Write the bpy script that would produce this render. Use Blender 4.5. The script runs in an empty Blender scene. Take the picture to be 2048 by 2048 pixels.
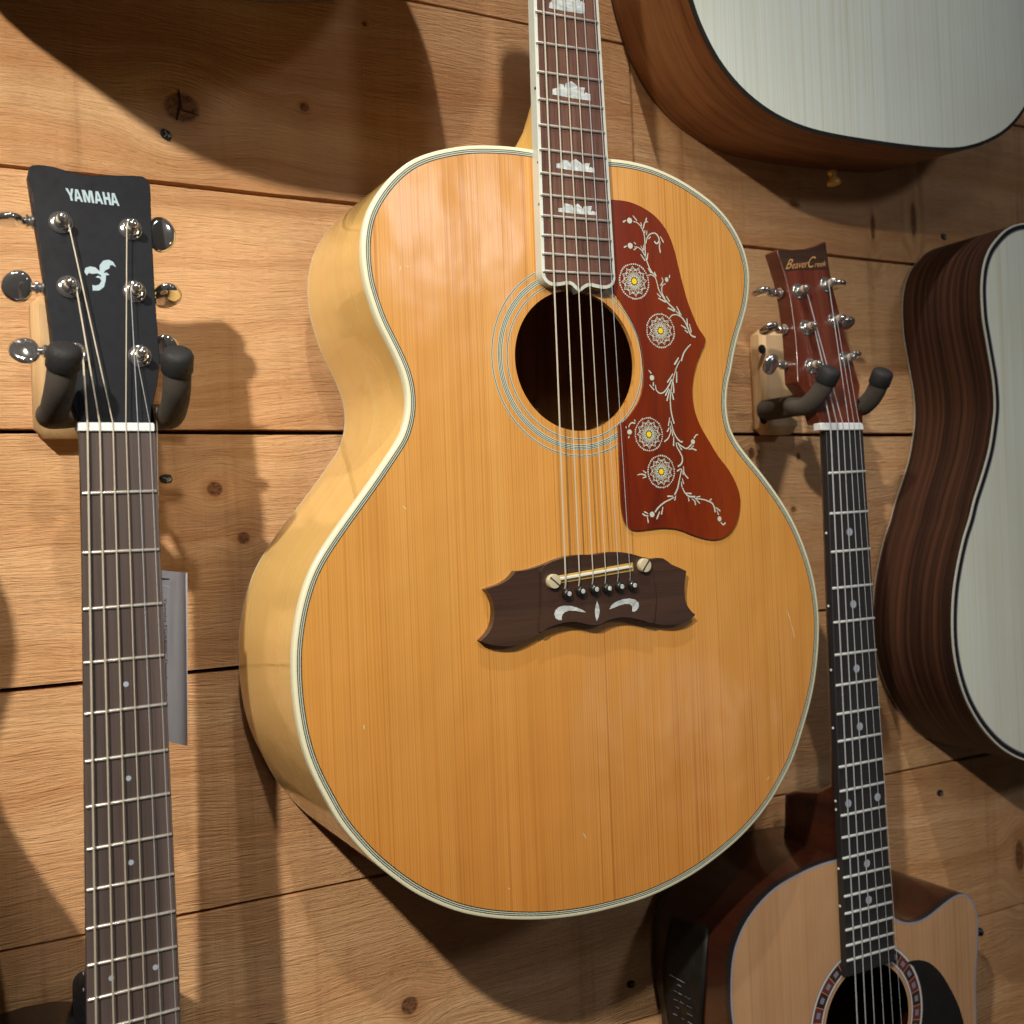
import bpy, bmesh, math, random
from mathutils import Vector, Matrix
from mathutils.geometry import tessellate_polygon
from mathutils.bvhtree import BVHTree
random.seed(4)
R = math.radians
scene = bpy.context.scene
COL = scene.collection
# ------------------------------------------------------------------ camera
TH, PI_, RO, F = R(28.0), R(0.60), R(2.3), 2165.0
WALL = 0.80                      # metres from the lens to the wall
_F = Vector((math.sin(TH)*math.cos(PI_), math.cos(TH)*math.cos(PI_), math.sin(PI_)))
_R0 = Vector((math.cos(TH), -math.sin(TH), 0))
_U0 = _R0.cross(_F)
_R = _R0*math.cos(RO) - _U0*math.sin(RO)
_U = _R0*math.sin(RO) + _U0*math.cos(RO)
cd = bpy.data.cameras.new('camera'); cam = bpy.data.objects.new('camera', cd); COL.objects.link(cam)
cam.matrix_world = Matrix(((_R.x, _U.x, -_F.x, 0), (_R.y, _U.y, -_F.y, 0), (_R.z, _U.z, -_F.z, 0), (0, 0, 0, 1)))
cd.sensor_width = 36; cd.lens = 36*F/2048; cd.clip_start = 0.01; cd.clip_end = 50
cd.dof.use_dof = True; cd.dof.focus_distance = 0.74; cd.dof.aperture_fstop = 10.0
scene.camera = cam
# ------------------------------------------------------------------ world and lamps
w = bpy.data.worlds.new('World'); scene.world = w; w.use_nodes = True
bg = w.node_tree.nodes['Background']; bg.inputs[0].default_value = (1.0, 0.84, 0.72, 1); bg.inputs[1].default_value = 0.018
def lamp(name, loc, target, power, size, color, spot=None, blend=0.5):
    d = bpy.data.lights.new(name, 'SPOT' if spot else 'AREA')
    d.energy = power; d.color = color
    if spot: d.spot_size = R(spot); d.spot_blend = blend; d.shadow_soft_size = size
    else: d.shape = 'DISK'; d.size = size
    o = bpy.data.objects.new(name, d); COL.objects.link(o); o.location = loc
    o.rotation_euler = (Vector(target)-Vector(loc)).to_track_quat('-Z', 'Y').to_euler()
    return o
lamp('track_spot', (-0.56, -0.32, 0.76), (0.20, 0.80, -0.03), 106, 0.020, (1.0, 0.89, 0.72), 55, 1.0)
lamp('track_spot', (-0.15, -0.78, 1.12), (0.31, 0.80, -0.06), 46, 0.030, (1.0, 0.90, 0.74), 35, 1.0)
lamp('track_spot', (0.18, 0.06, 1.55), (0.54, 0.80, 0.38), 60, 0.014, (1.0, 0.92, 0.80), 50, 1.0)
lamp('shop_or_fill_light', (1.36, -1.77, 0.96), (0.76, 0.80, 0.20), 6.5, 0.30, (0.92, 0.95, 1.0))
lamp('shop_or_fill_light', (-0.7, -2.0, 1.5), (0.3, 0.80, 0.1), 4.2, 0.5, (1.0, 0.86, 0.72))  # unseen soft fill, added to lift the shadowed boards at upper left
lamp('shop_or_fill_light', (1.95, -1.30, -0.58), (0.50, 0.80, -0.15), 0.8, 0.26, (1.0, 0.90, 0.84))
scene.view_settings.view_transform = 'Standard'; scene.view_settings.look = 'None'
scene.view_settings.exposure = 0.0; scene.view_settings.gamma = 1.0
# ------------------------------------------------------------------ helpers
def ray(px, py): return _F + _R*((px-1024)/F) - _U*((py-1024)/F)
def at(px, py, D, b=0.0, z0=0.0):
    """world point where the sight line meets the plane y = D + b*(z - z0)"""
    r = ray(px, py); return r*((D - b*z0)/(r.y - b*r.z))
def zc(ox, oy, s): return lambda p: [(ox+x/s, oy+y/s) for x, y in p]
z1 = zc(0, 300, 3.7734); z2 = zc(0, 800, 3.7734); z3 = zc(0, 1300, 3.7734); z4 = zc(0, 1536, 2.76)
z5 = zc(900, 0, 3.7734); z6 = zc(960, 440, 3.7734); za = zc(1180, 380, 5.3667); zb = zc(1180, 740, 5.3667)
zbr = zc(940, 1080, 4.025); zh = zc(1480, 440, 4.3125); zC = zc(1536, 840, 3.7734); zD = zc(1248, 1536, 2.415)
zE = zc(1200, 0, 2.278); zp = zc(1280, 1780, 6.9)
def tag(o, label=None, cat=None, group=None, kind=None):
    if label: o['label'] = label
    if cat: o['category'] = cat
    if group: o['group'] = group
    if kind: o['kind'] = kind
    return o
def link(name, me, mat=None, parent=None, loc=None):
    o = bpy.data.objects.new(name, me); COL.objects.link(o)
    if mat is not None and me is not None:
        for m in (mat if isinstance(mat, (list, tuple)) else [mat]):
            me.materials.append(m)
    if parent is not None: o.parent = parent
    if loc is not None: o.location = loc
    return o
def empty(name, loc):
    o = bpy.data.objects.new(name, None); COL.objects.link(o); o.location = loc; o.empty_display_size = 0.02; return o
def smooth(me, ang=40):
    me.polygons.foreach_set('use_smooth', [True]*len(me.polygons))
    try: me.set_sharp_from_angle(angle=R(ang))
    except Exception: pass
def mesh(name, vs, fs, mat, parent, sm=None, uv=None, loc=None):
    me = bpy.data.meshes.new(name); me.from_pydata([tuple(v) for v in vs], [], fs)
    if uv:
        l = me.uv_layers.new(name='uv')
        for i, lp in enumerate(me.loops): l.data[i].uv = uv[lp.vertex_index]
    me.update()
    bm = bmesh.new(); bm.from_mesh(me); bmesh.ops.recalc_face_normals(bm, faces=bm.faces[:]) if uv is None else None
    bm.to_mesh(me); bm.free()
    if sm: smooth(me, sm)
    return link(name, me, mat, parent, loc)
def bev(o, wd, seg=2, ang=35):
    m = o.modifiers.new('bevel', 'BEVEL'); m.width = wd; m.segments = seg; m.limit_method = 'ANGLE'; m.angle_limit = R(ang)
    m.harden_normals = False
    smooth(o.data, 45); return o
def cr(pts, n=6, closed=False):
    """Catmull-Rom resampling of a list of points"""
    P = [Vector(p) for p in pts]; N = len(P); out = []
    rng = range(N) if closed else range(N-1)
    for i in rng:
        if closed: a, b, c, d = P[(i-1) % N], P[i], P[(i+1) % N], P[(i+2) % N]
        else: a, b, c, d = P[max(i-1, 0)], P[i], P[i+1], P[min(i+2, N-1)]
        for k in range(n):
            t = k/n
            out.append(0.5*((2*b) + (c-a)*t + (2*a-5*b+4*c-d)*t*t + (3*b-a-3*c+d)*t*t*t))
    if not closed: out.append(P[-1])
    return out
def relax(pts, it=2, closed=True):
    P = pts[:]
    for _ in range(it):
        Q = P[:]
        for i in range(len(P)):
            if not closed and (i == 0 or i == len(P)-1): continue
            Q[i] = P[i]*0.5 + (P[i-1]+P[(i+1) % len(P)])*0.25
        P = Q
    return P
def tess(loops):
    """triangles of a polygon (first loop) with holes, in the xz plane; loops are 3d vectors"""
    flat = [[Vector((p.x, p.z, 0)) for p in l] for l in loops]
    return [tuple(t) for t in tessellate_polygon(flat)]
def prism(name, front, thick, mat, parent, holes=(), bevel=0, seg=2, sm=None, back=True):
    """slab: front outline(s) as 3d points, pushed back by `thick` along +y"""
    loops = [list(front)] + [list(h) for h in holes]
    vs = [p for l in loops for p in l]; n = len(vs)
    fs = [t for t in tess(loops)]
    vs2 = vs + [p + Vector((0, thick, 0)) for p in vs]
    if thick:
        if back: fs += [tuple(i+n for i in t[::-1]) for t in tess(loops)]
        k = 0
        for l in loops:
            m = len(l)
            for i in range(m):
                a, b = k+i, k+(i+1) % m
                fs.append((a, b, b+n, a+n))
            k += m
    else: vs2 = vs
    o = mesh(name, vs2, fs, mat, parent, sm)
    if bevel: 
        # dissolve the flat triangles so that only real edges are bevelled
        bm = bmesh.new(); bm.from_mesh(o.data)
        bmesh.ops.dissolve_limit(bm, angle_limit=R(1), verts=[], edges=[e for e in bm.edges if len(e.link_faces) == 2 and e.calc_face_angle(1) < R(1)]) 
        bm.to_mesh(o.data); bm.free()
        bev(o, bevel, seg)
    return o
def tube(name, pts, r, mat, parent, sides=8, cap=True, ell=None):
    """round bar through 3d points; r may be a list"""
    P = [Vector(p) for p in pts]; rr = r if isinstance(r, (list, tuple)) else [r]*len(P)
    vs, fs = [], []
    prev = None
    for i, p in enumerate(P):
        t = (P[min(i+1, len(P)-1)] - P[max(i-1, 0)]).normalized()
        if prev is None:
            u = t.cross(Vector((0, 1, 0)))
            if u.length < 1e-3: u = t.cross(Vector((0, 0, 1)))
            u.normalize()
        else: u = (prev - t*prev.dot(t)).normalized()
        prev = u; v = t.cross(u)
        for k in range(sides):
            a = 2*math.pi*k/sides
            vs.append(p + (u*math.cos(a) + v*math.sin(a)*(ell or 1))*rr[i])
    for i in range(len(P)-1):
        for k in range(sides):
            a, b = i*sides+k, i*sides+(k+1) % sides
            fs.append((a, b, b+sides, a+sides))
    if cap:
        fs.append(tuple(range(sides))[::-1]); fs.append(tuple(range((len(P)-1)*sides, len(P)*sides)))
    return mesh(name, vs, fs, mat, parent, 50)
def lathe_data(prof, o, axis, sides=20):
    """profile [(r, h)] turned about axis from o"""
    ax = Vector(axis).normalized(); u = ax.cross(Vector((0, 0, 1)))
    if u.length < 1e-3: u = ax.cross(Vector((1, 0, 0)))
    u.normalize(); v = ax.cross(u); vs, fs = [], []
    for r, h in prof:
        for k in range(sides):
            a = 2*math.pi*k/sides; vs.append(o + ax*h + (u*math.cos(a)+v*math.sin(a))*max(r, 1e-5))
    for i in range(len(prof)-1):
        for k in range(sides):
            a, b = i*sides+k, i*sides+(k+1) % sides; fs.append((a, b, b+sides, a+sides))
    fs.append(tuple(range((len(prof)-1)*sides, len(prof)*sides)))
    return vs, fs
def lathe(name, prof, o, axis, mat, parent, sides=20, sm=50):
    vs, fs = lathe_data(prof, Vector(o), axis, sides); return mesh(name, vs, fs, mat, parent, sm)
def multi(name, parts, mat, parent, sm=None):
    vs, fs = [], []
    for v, f in parts:
        n = len(vs); vs += v; fs += [tuple(i+n for i in q) for q in f]
    return mesh(name, vs, fs, mat, parent, sm)
def disc(name, c, r, y, mat, parent, sides=24, thick=0.0004):
    return prism(name, [Vector((c.x+r*math.cos(2*math.pi*k/sides), y, c.z+r*math.sin(2*math.pi*k/sides))) for k in range(sides)], thick, mat, parent)
def text_tris(s, fn, shear=0.0):
    """triangles of a word set in the built-in face; fn maps (u, v) in the unit box (v down) to 3d"""
    cu = bpy.data.curves.new('lettering', 'FONT'); cu.body = s; cu.shear = shear; cu.resolution_u = 3
    o = bpy.data.objects.new('lettering', cu); COL.objects.link(o)
    dg = bpy.context.evaluated_depsgraph_get(); dg.update()
    me = bpy.data.meshes.new_from_object(o.evaluated_get(dg))
    xs = [v.co.x for v in me.vertices]; ys = [v.co.y for v in me.vertices]
    x0, x1, y0, y1 = min(xs), max(xs), min(ys), max(ys)
    vs = [fn((v.co.x-x0)/(x1-x0), 1-(v.co.y-y0)/(y1-y0)) for v in me.vertices]
    fs = [tuple(p.vertices) for p in me.polygons]
    bpy.data.objects.remove(o); bpy.data.curves.remove(cu); bpy.data.meshes.remove(me)
    return vs, fs
def quadmap(tl, tr, br, bl, f3):
    def fn(u, v):
        x = (1-v)*((1-u)*tl[0]+u*tr[0]) + v*((1-u)*bl[0]+u*br[0])
        y = (1-v)*((1-u)*tl[1]+u*tr[1]) + v*((1-u)*bl[1]+u*br[1])
        return f3(x, y)
    return fn
# ------------------------------------------------------------------ materials
class NT:
    def __init__(s, name):
        s.m = bpy.data.materials.new(name); s.m.use_nodes = True; s.t = s.m.node_tree; s.n = s.t.nodes; s.l = s.t.links
        s.b = s.n['Principled BSDF']
    def a(s, typ, **kw):
        x = s.n.new(typ)
        for k, v in kw.items(): setattr(x, k, v)
        return x
    def set(s, sock, v):
        if hasattr(v, 'is_output') or isinstance(v, bpy.types.NodeSocket): s.l.new(v, sock)
        else: sock.default_value = v
    def math(s, op, a, b=0.0, c=0.0):
        x = s.a('ShaderNodeMath', operation=op); s.set(x.inputs[0], a); s.set(x.inputs[1], b); s.set(x.inputs[2], c); return x.outputs[0]
    def vmath(s, op, a, b=(0, 0, 0)):
        x = s.a('ShaderNodeVectorMath', operation=op); s.set(x.inputs[0], a); s.set(x.inputs[1], b); return x
    def coord(s, kind='Object'): return s.a('ShaderNodeTexCoord').outputs[kind]
    def pos(s): return s.a('ShaderNodeNewGeometry').outputs['Position']
    def scale(s, v, sc, off=(0, 0, 0)):
        x = s.a('ShaderNodeMapping'); s.set(x.inputs[0], v); x.inputs['Scale'].default_value = sc; x.inputs['Location'].default_value = off; return x.outputs[0]
    def noise(s, v, sc=1.0, det=3.0, rough=0.5, dist=0.0):
        x = s.a('ShaderNodeTexNoise'); s.set(x.inputs['Vector'], v); x.inputs['Scale'].default_value = sc
        x.inputs['Detail'].default_value = det; x.inputs['Roughness'].default_value = rough; x.inputs['Distortion'].default_value = dist
        return x.outputs[0]
    def mr(s, v, a, b, c=0.0, d=1.0, it='LINEAR'):
        x = s.a('ShaderNodeMapRange', interpolation_type=it); s.set(x.inputs[0], v)
        for i, q in enumerate((a, b, c, d)): s.set(x.inputs[i+1], q)
        return x.outputs[0]
    def mix(s, f, a, b, mode='MIX'):
        x = s.a('ShaderNodeMix', data_type='RGBA', blend_type=mode)
        s.set(x.inputs[0], f); s.set(x.inputs[6], c4(a)); s.set(x.inputs[7], c4(b)); return x.outputs[2]
    def bump(s, h, st=0.2, dist=0.001, nrm=None):
        x = s.a('ShaderNodeBump'); s.set(x.inputs['Height'], h); x.inputs['Strength'].default_value = st; x.inputs['Distance'].default_value = dist
        if nrm is not None: s.l.new(nrm, x.inputs['Normal'])
        return x.outputs[0]
    def out(s, col=None, rough=0.5, metal=0.0, nrm=None, coat=0.0, cr_=0.05, cn=None, spec=0.5, sss=0.0):
        b = s.b
        if col is not None: s.set(b.inputs['Base Color'], c4(col))
        s.set(b.inputs['Roughness'], rough); b.inputs['Metallic'].default_value = metal
        b.inputs['Specular IOR Level'].default_value = spec
        b.inputs['Coat Weight'].default_value = coat; s.set(b.inputs['Coat Roughness'], cr_)
        if nrm is not None: s.l.new(nrm, b.inputs['Normal'])
        if cn is not None: s.l.new(cn, b.inputs['Coat Normal'])
        return s.m
def c4(c): return (c[0], c[1], c[2], 1.0) if isinstance(c, (tuple, list)) and len(c) == 3 else c
def plain(name, col, rough=0.4, metal=0.0, coat=0.0, wear=0.12, bump=0.05, sc=300, spec=0.5):
    t = NT(name); v = t.coord()
    n = t.noise(v, sc*0.2, 3); c = t.mix(t.mr(n, 0.3, 0.7, 0, wear), col, tuple(x*0.45 for x in col))
    n2 = t.noise(v, sc, 2)
    return t.out(c, t.mr(n, 0.3, 0.75, rough*0.8, min(1, rough*1.3)), metal, t.bump(n2, bump, 0.0004), coat, 0.06, spec=spec)
def spruce(name, base, dark, pale, gl=0.6, line=0.5, rough=0.35, seam=None, cr_=0.12, wav=0.6, gx=520, joint=None):
    """quarter-sawn top: close parallel grain running down the board"""
    t = NT(name); v = t.coord()
    wob = t.noise(t.scale(v, (6, 1, 2.2)), 1, 2)
    sx = t.a('ShaderNodeSeparateXYZ'); t.set(sx.inputs[0], v)
    x = t.math('ADD', sx.outputs[0], t.math('MULTIPLY', wob, 0.004))
    cb = t.a('ShaderNodeCombineXYZ'); t.set(cb.inputs[0], x); t.set(cb.inputs[2], sx.outputs[2])
    g0 = t.noise(t.scale(cb.outputs[0], (22, 1, 0.8)), 1, 3, 0.55)
    lin = t.math('SINE', t.math('ADD', t.math('MULTIPLY', x, gx*5.2), t.math('MULTIPLY', g0, 60.0)))
    g1 = t.noise(t.scale(cb.outputs[0], (gx, 1, 1.6)), 1, 1.5, 0.6)
    g2 = t.noise(t.scale(cb.outputs[0], (gx*0.27, 1, 1.2)), 1, 2, 0.6)
    g3 = t.noise(t.scale(cb.outputs[0], (34, 1, 1.0)), 1, 3, 0.6)
    g4 = t.noise(t.scale(v, (9, 1, 7)), 1, 4, 0.6)
    ray_ = t.noise(t.scale(cb.outputs[0], (60, 1, 1300)), 1, 2)
    c = t.mix(t.mr(g3, 0.35, 0.7), base, pale)
    c = t.mix(t.math('MULTIPLY', t.mr(g1, 0.52, 0.68), t.mr(g2, 0.3, 0.65, 0.45*line, 0.85*line)), c, dark)
    c = t.mix(t.math('MULTIPLY', t.mr(lin, -0.1, 1.0), t.mr(g2, 0.35, 0.65, 0.2*line, 0.40*line)), c, dark)
    c = t.mix(t.mr(g2, 0.62, 0.85, 0, 0.14*line), c, dark)
    c = t.mix(t.mr(g4, 0.45, 0.75, 0, 0.3), c, tuple(a*b for a, b in zip(base, (0.86, 0.72, 0.55))))
    c = t.mix(t.mr(ray_, 0.55, 0.8, 0, 0.10), c, pale)
    if seam is not None:
        side = t.math('GREATER_THAN', sx.outputs[0], seam); c = t.mix(t.math('MULTIPLY', side, 0.22), c, tuple(k*0.82 for k in base))
    if joint is not None:
        c = t.mix(t.mr(sx.outputs[2], 0.05, -0.20, 0, 0.55, 'SMOOTHSTEP'), c, t.mix(1.0, c, (0.86, 0.68, 0.55), 'MULTIPLY'))   # lacquer aged a deeper orange over the lower bout
        d_ = t.math('ABSOLUTE', t.math('SUBTRACT', sx.outputs[0], joint)); c = t.mix(t.mr(d_, 0.0002, 0.0007, 0.5, 0), c, dark)
    nb = t.bump(g1, 0.10, 0.0006); big = t.noise(t.scale(v, (15, 1, 9)), 1, 2.5, 0.45)
    nb2 = t.bump(big, wav, 0.008, nb)
    return t.out(c, rough, 0, nb2, gl, cr_, nb2)
def grainy(name, base, dark, pale=None, sc=(60, 60, 6), rough=0.4, coat=0.0, amt=0.7, fine=6, bump=0.15, cr_=0.06, uv=False, dist=1.0, cbump=0.05):
    """generic figured wood: streaks stretched along one axis"""
    t = NT(name); v = t.coord('UV') if uv else t.coord()
    n1 = t.noise(t.scale(v, sc), 1, 4, 0.6, dist)
    n2 = t.noise(t.scale(v, tuple(a*fine for a in sc)), 1, 3, 0.65, 0.3)
    n3 = t.noise(t.scale(v, tuple(a*0.22 for a in sc)), 1, 3, 0.5, 0.5)
    c = t.mix(t.mr(n1, 0.35, 0.68, 0, amt), base, dark)
    if pale: c = t.mix(t.mr(n3, 0.42, 0.68, 0, 0.8), c, pale)
    c = t.mix(t.mr(n2, 0.5, 0.72, 0, 0.35), c, dark)
    big = t.noise(t.coord(), 14, 2)
    return t.out(c, t.mr(n1, 0.3, 0.7, rough*0.85, rough*1.2), 0, t.bump(n2, bump, 0.0005), coat, cr_, t.bump(big, cbump, 0.004))
def metal(name, col, rough=0.15, wear=0.2):
    t = NT(name); v = t.coord(); n = t.noise(v, 400, 3)
    return t.out(t.mix(t.mr(n, 0.4, 0.7, 0, wear), col, tuple(x*0.5 for x in col)), t.mr(n, 0.3, 0.7, rough*0.7, rough*1.6), 1.0, t.bump(n, 0.04, 0.0003))
M = {}
M['amber_top'] = spruce('aged_spruce', (0.57, 0.270, 0.055), (0.36, 0.13, 0.018), (0.62, 0.32, 0.078), 0.55, 0.80, 0.42, cr_=0.20, wav=0.45, gx=640, joint=0.0065)
M['maple'] = grainy('amber_maple', (0.88, 0.60, 0.21), (0.78, 0.46, 0.12), (0.90, 0.68, 0.30), (5, 60, 1), 0.3, 1.0, 0.30, 5, 0.03, 0.02, uv=False)
M['ivory'] = plain('aged_ivory_binding', (0.70, 0.70, 0.53), 0.35, coat=0.5, wear=0.1, bump=0.02)
M['ivory_white'] = plain('white_binding', (0.58, 0.63, 0.60), 0.35, coat=0.4, wear=0.1, bump=0.02)
M['black'] = plain('black_plastic', (0.012, 0.012, 0.013), 0.35, coat=0.3, bump=0.03)
M['purf'] = plain('green_white_purfling', (0.50, 0.56, 0.48), 0.4)
M['purf_black'] = plain('black_purfling', (0.02, 0.022, 0.015), 0.4)
M['board'] = grainy('rosewood_board', (0.118, 0.050, 0.034), (0.035, 0.016, 0.012), (0.165, 0.078, 0.052), (300, 1, 24), 0.45, 0.0, 0.75, 3, 0.25)
M['guard'] = grainy('tortoise_pickguard', (0.175, 0.021, 0.004), (0.085, 0.008, 0.002), (0.22, 0.035, 0.006), (60, 1, 9), 0.25, 1.0, 0.8, 4, 0.02, 0.05)
M['ink'] = plain('pale_engraved_ink', (0.50, 0.58, 0.52), 0.55, wear=0.25, bump=0.1)
M['yellow'] = plain('yellow_ink', (0.75, 0.60, 0.01), 0.55)
M['bridge'] = grainy('dark_rosewood', (0.046, 0.021, 0.013), (0.014, 0.007, 0.005), (0.064, 0.031, 0.019), (7, 1, 240), 0.36, 0.25, 0.8, 3, 0.2, 0.25)
t = NT('mother_of_pearl'); v = t.coord()
n = t.noise(t.scale(v, (90, 90, 220)), 1, 3, 0.6, 1.5)
M['pearl'] = t.out(t.mix(t.mr(n, 0.35, 0.65), (0.36, 0.43, 0.48), (0.66, 0.72, 0.74)), 0.22, 0.1, None, 0.5)
M['saddle'] = plain('bone_white', (0.62, 0.64, 0.60), 0.4)
M['brass'] = plain('worn_brass', (0.70, 0.47, 0.12), 0.35, 0.4)
M['pearl_screw'] = plain('pale_gold', (0.66, 0.60, 0.42), 0.35, 0.3)
M['steel'] = plain('plain_steel', (0.60, 0.65, 0.72), 0.3, 0.45)
M['bronze'] = plain('wound_bronze', (0.66, 0.61, 0.50), 0.38, 0.40)
M['nickel'] = plain('nickel_fret', (0.58, 0.56, 0.53), 0.32, 0.55)
M['chrome'] = plain('chrome', (0.78, 0.78, 0.80), 0.09, 0.93, wear=0.05, bump=0.02)
M['satin_black'] = plain('satin_black_lacquer', (0.010, 0.012, 0.018), 0.5, wear=0.3, bump=0.04, sc=900, spec=0.16)
M['silver_print'] = plain('silver_blue_print', (0.34, 0.47, 0.56), 0.5)
M['grey_board'] = grainy('grey_brown_rosewood', (0.082, 0.060, 0.057), (0.030, 0.022, 0.021), (0.115, 0.087, 0.083), (230, 1, 5), 0.5, 0.0, 0.8, 3, 0.25)
M['nut'] = plain('white_nut', (0.74, 0.80, 0.86), 0.35, bump=0.02)
M['dot'] = plain('pearl_dot', (0.34, 0.40, 0.50), 0.35)
M['foam'] = plain('grey_foam', (0.078, 0.068, 0.060), 0.8, bump=0.6, sc=1800, spec=0.3)
M['cap'] = plain('black_rubber', (0.016, 0.017, 0.021), 0.62, bump=0.8, sc=2500)
M['block'] = grainy('pale_oak', (0.60, 0.41, 0.22), (0.40, 0.235, 0.10), (0.68, 0.50, 0.30), (130, 130, 7), 0.6, 0, 0.6, 3, 0.3)
M['red_gloss'] = grainy('red_brown_gloss', (0.125, 0.026, 0.014), (0.05, 0.009, 0.006), (0.20, 0.055, 0.03), (120, 1, 8), 0.3, 0.9, 0.8, 3, 0.05, 0.03, cbump=0.5)
M['ebony'] = grainy('black_board', (0.020, 0.019, 0.022), (0.010, 0.010, 0.012), None, (160, 1, 4), 0.5, 0, 0.6, 3, 0.2)
M['fret2'] = plain('bright_fret', (0.66, 0.72, 0.74), 0.32, 0.35)
M['tan_top'] = spruce('tan_spruce', (0.47, 0.275, 0.15), (0.34, 0.175, 0.08), (0.52, 0.32, 0.18), 0.6, 0.5, 0.35, wav=0.4, gx=420)
M['mahogany_dark'] = grainy('dark_mahogany', (0.040, 0.010, 0.005), (0.014, 0.004, 0.003), (0.065, 0.017, 0.008), (20, 8, 60), 0.3, 0.7, 0.7, 5, 0.05, 0.08)
M['mahogany'] = grainy('figured_mahogany', (0.27, 0.105, 0.036), (0.10, 0.030, 0.010), (0.50, 0.26, 0.11), (7, 110, 1), 0.5, 0.1, 0.9, 8, 0.3, 0.3, uv=True, dist=2.0)
M['cream_top'] = spruce('pale_spruce', (0.66, 0.75, 0.73), (0.54, 0.56, 0.44), (0.70, 0.78, 0.76), 0.15, 0.75, 0.55, seam=0.0, wav=0.05, cr_=0.3, gx=240)
M['cream_top2'] = spruce('pale_spruce_wide', (0.64, 0.72, 0.68), (0.58, 0.58, 0.45), (0.68, 0.75, 0.71), 0.15, 0.85, 0.55, wav=0.05, cr_=0.3, gx=150)
M['rosewood_side'] = None
t = NT('striped_rosewood'); v = t.coord('UV')
n0 = t.noise(t.scale(v, (4, 4, 1)), 1, 2)
sx = t.a('ShaderNodeSeparateXYZ'); t.set(sx.inputs[0], v)
cb = t.a('ShaderNodeCombineXYZ'); t.set(cb.inputs[0], t.math('MULTIPLY', sx.outputs[0], 1.6)); t.set(cb.inputs[1], t.math('ADD', t.math('MULTIPLY', sx.outputs[1], 190.0), t.math('MULTIPLY', n0, 3.0)))
s1 = t.noise(cb.outputs[0], 1, 3, 0.55); s2 = t.noise(t.scale(cb.outputs[0], (6, 4, 1)), 1, 3, 0.6)
c = t.mix(t.mr(s1, 0.44, 0.64), (0.016, 0.007, 0.005), (0.085, 0.035, 0.021))
c = t.mix(t.mr(s2, 0.45, 0.7, 0, 0.6), c, (0.06, 0.022, 0.014))
M['rosewood_side'] = t.out(c, 0.55, 0, t.bump(s2, 0.15, 0.0005), 0.05, 0.3, spec=0.3)
M['paper'] = plain('card_stock', (0.62, 0.62, 0.70), 0.6, bump=0.05)
M['label'] = plain('aged_paper', (0.75, 0.70, 0.60), 0.8)
M['print'] = plain('dark_print', (0.03, 0.03, 0.035), 0.6)
M['gold_print'] = plain('gold_print', (0.50, 0.27, 0.11), 0.45)
M['inside'] = grainy('raw_inside', (0.50, 0.27, 0.12), (0.30, 0.14, 0.06), None, (120, 1, 5), 0.7, 0, 0.7, 3, 0.2)
M['hole_black'] = plain('dark_hole', (0.006, 0.006, 0.006), 0.6)
M['iron'] = metal('tarnished_iron', (0.30, 0.30, 0.24), 0.45)
M['rosette_red'] = plain('red_wood_mosaic', (0.13, 0.03, 0.025), 0.4)
M['lilac'] = plain('grey_lilac_line', (0.20, 0.19, 0.27), 0.4)
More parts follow.
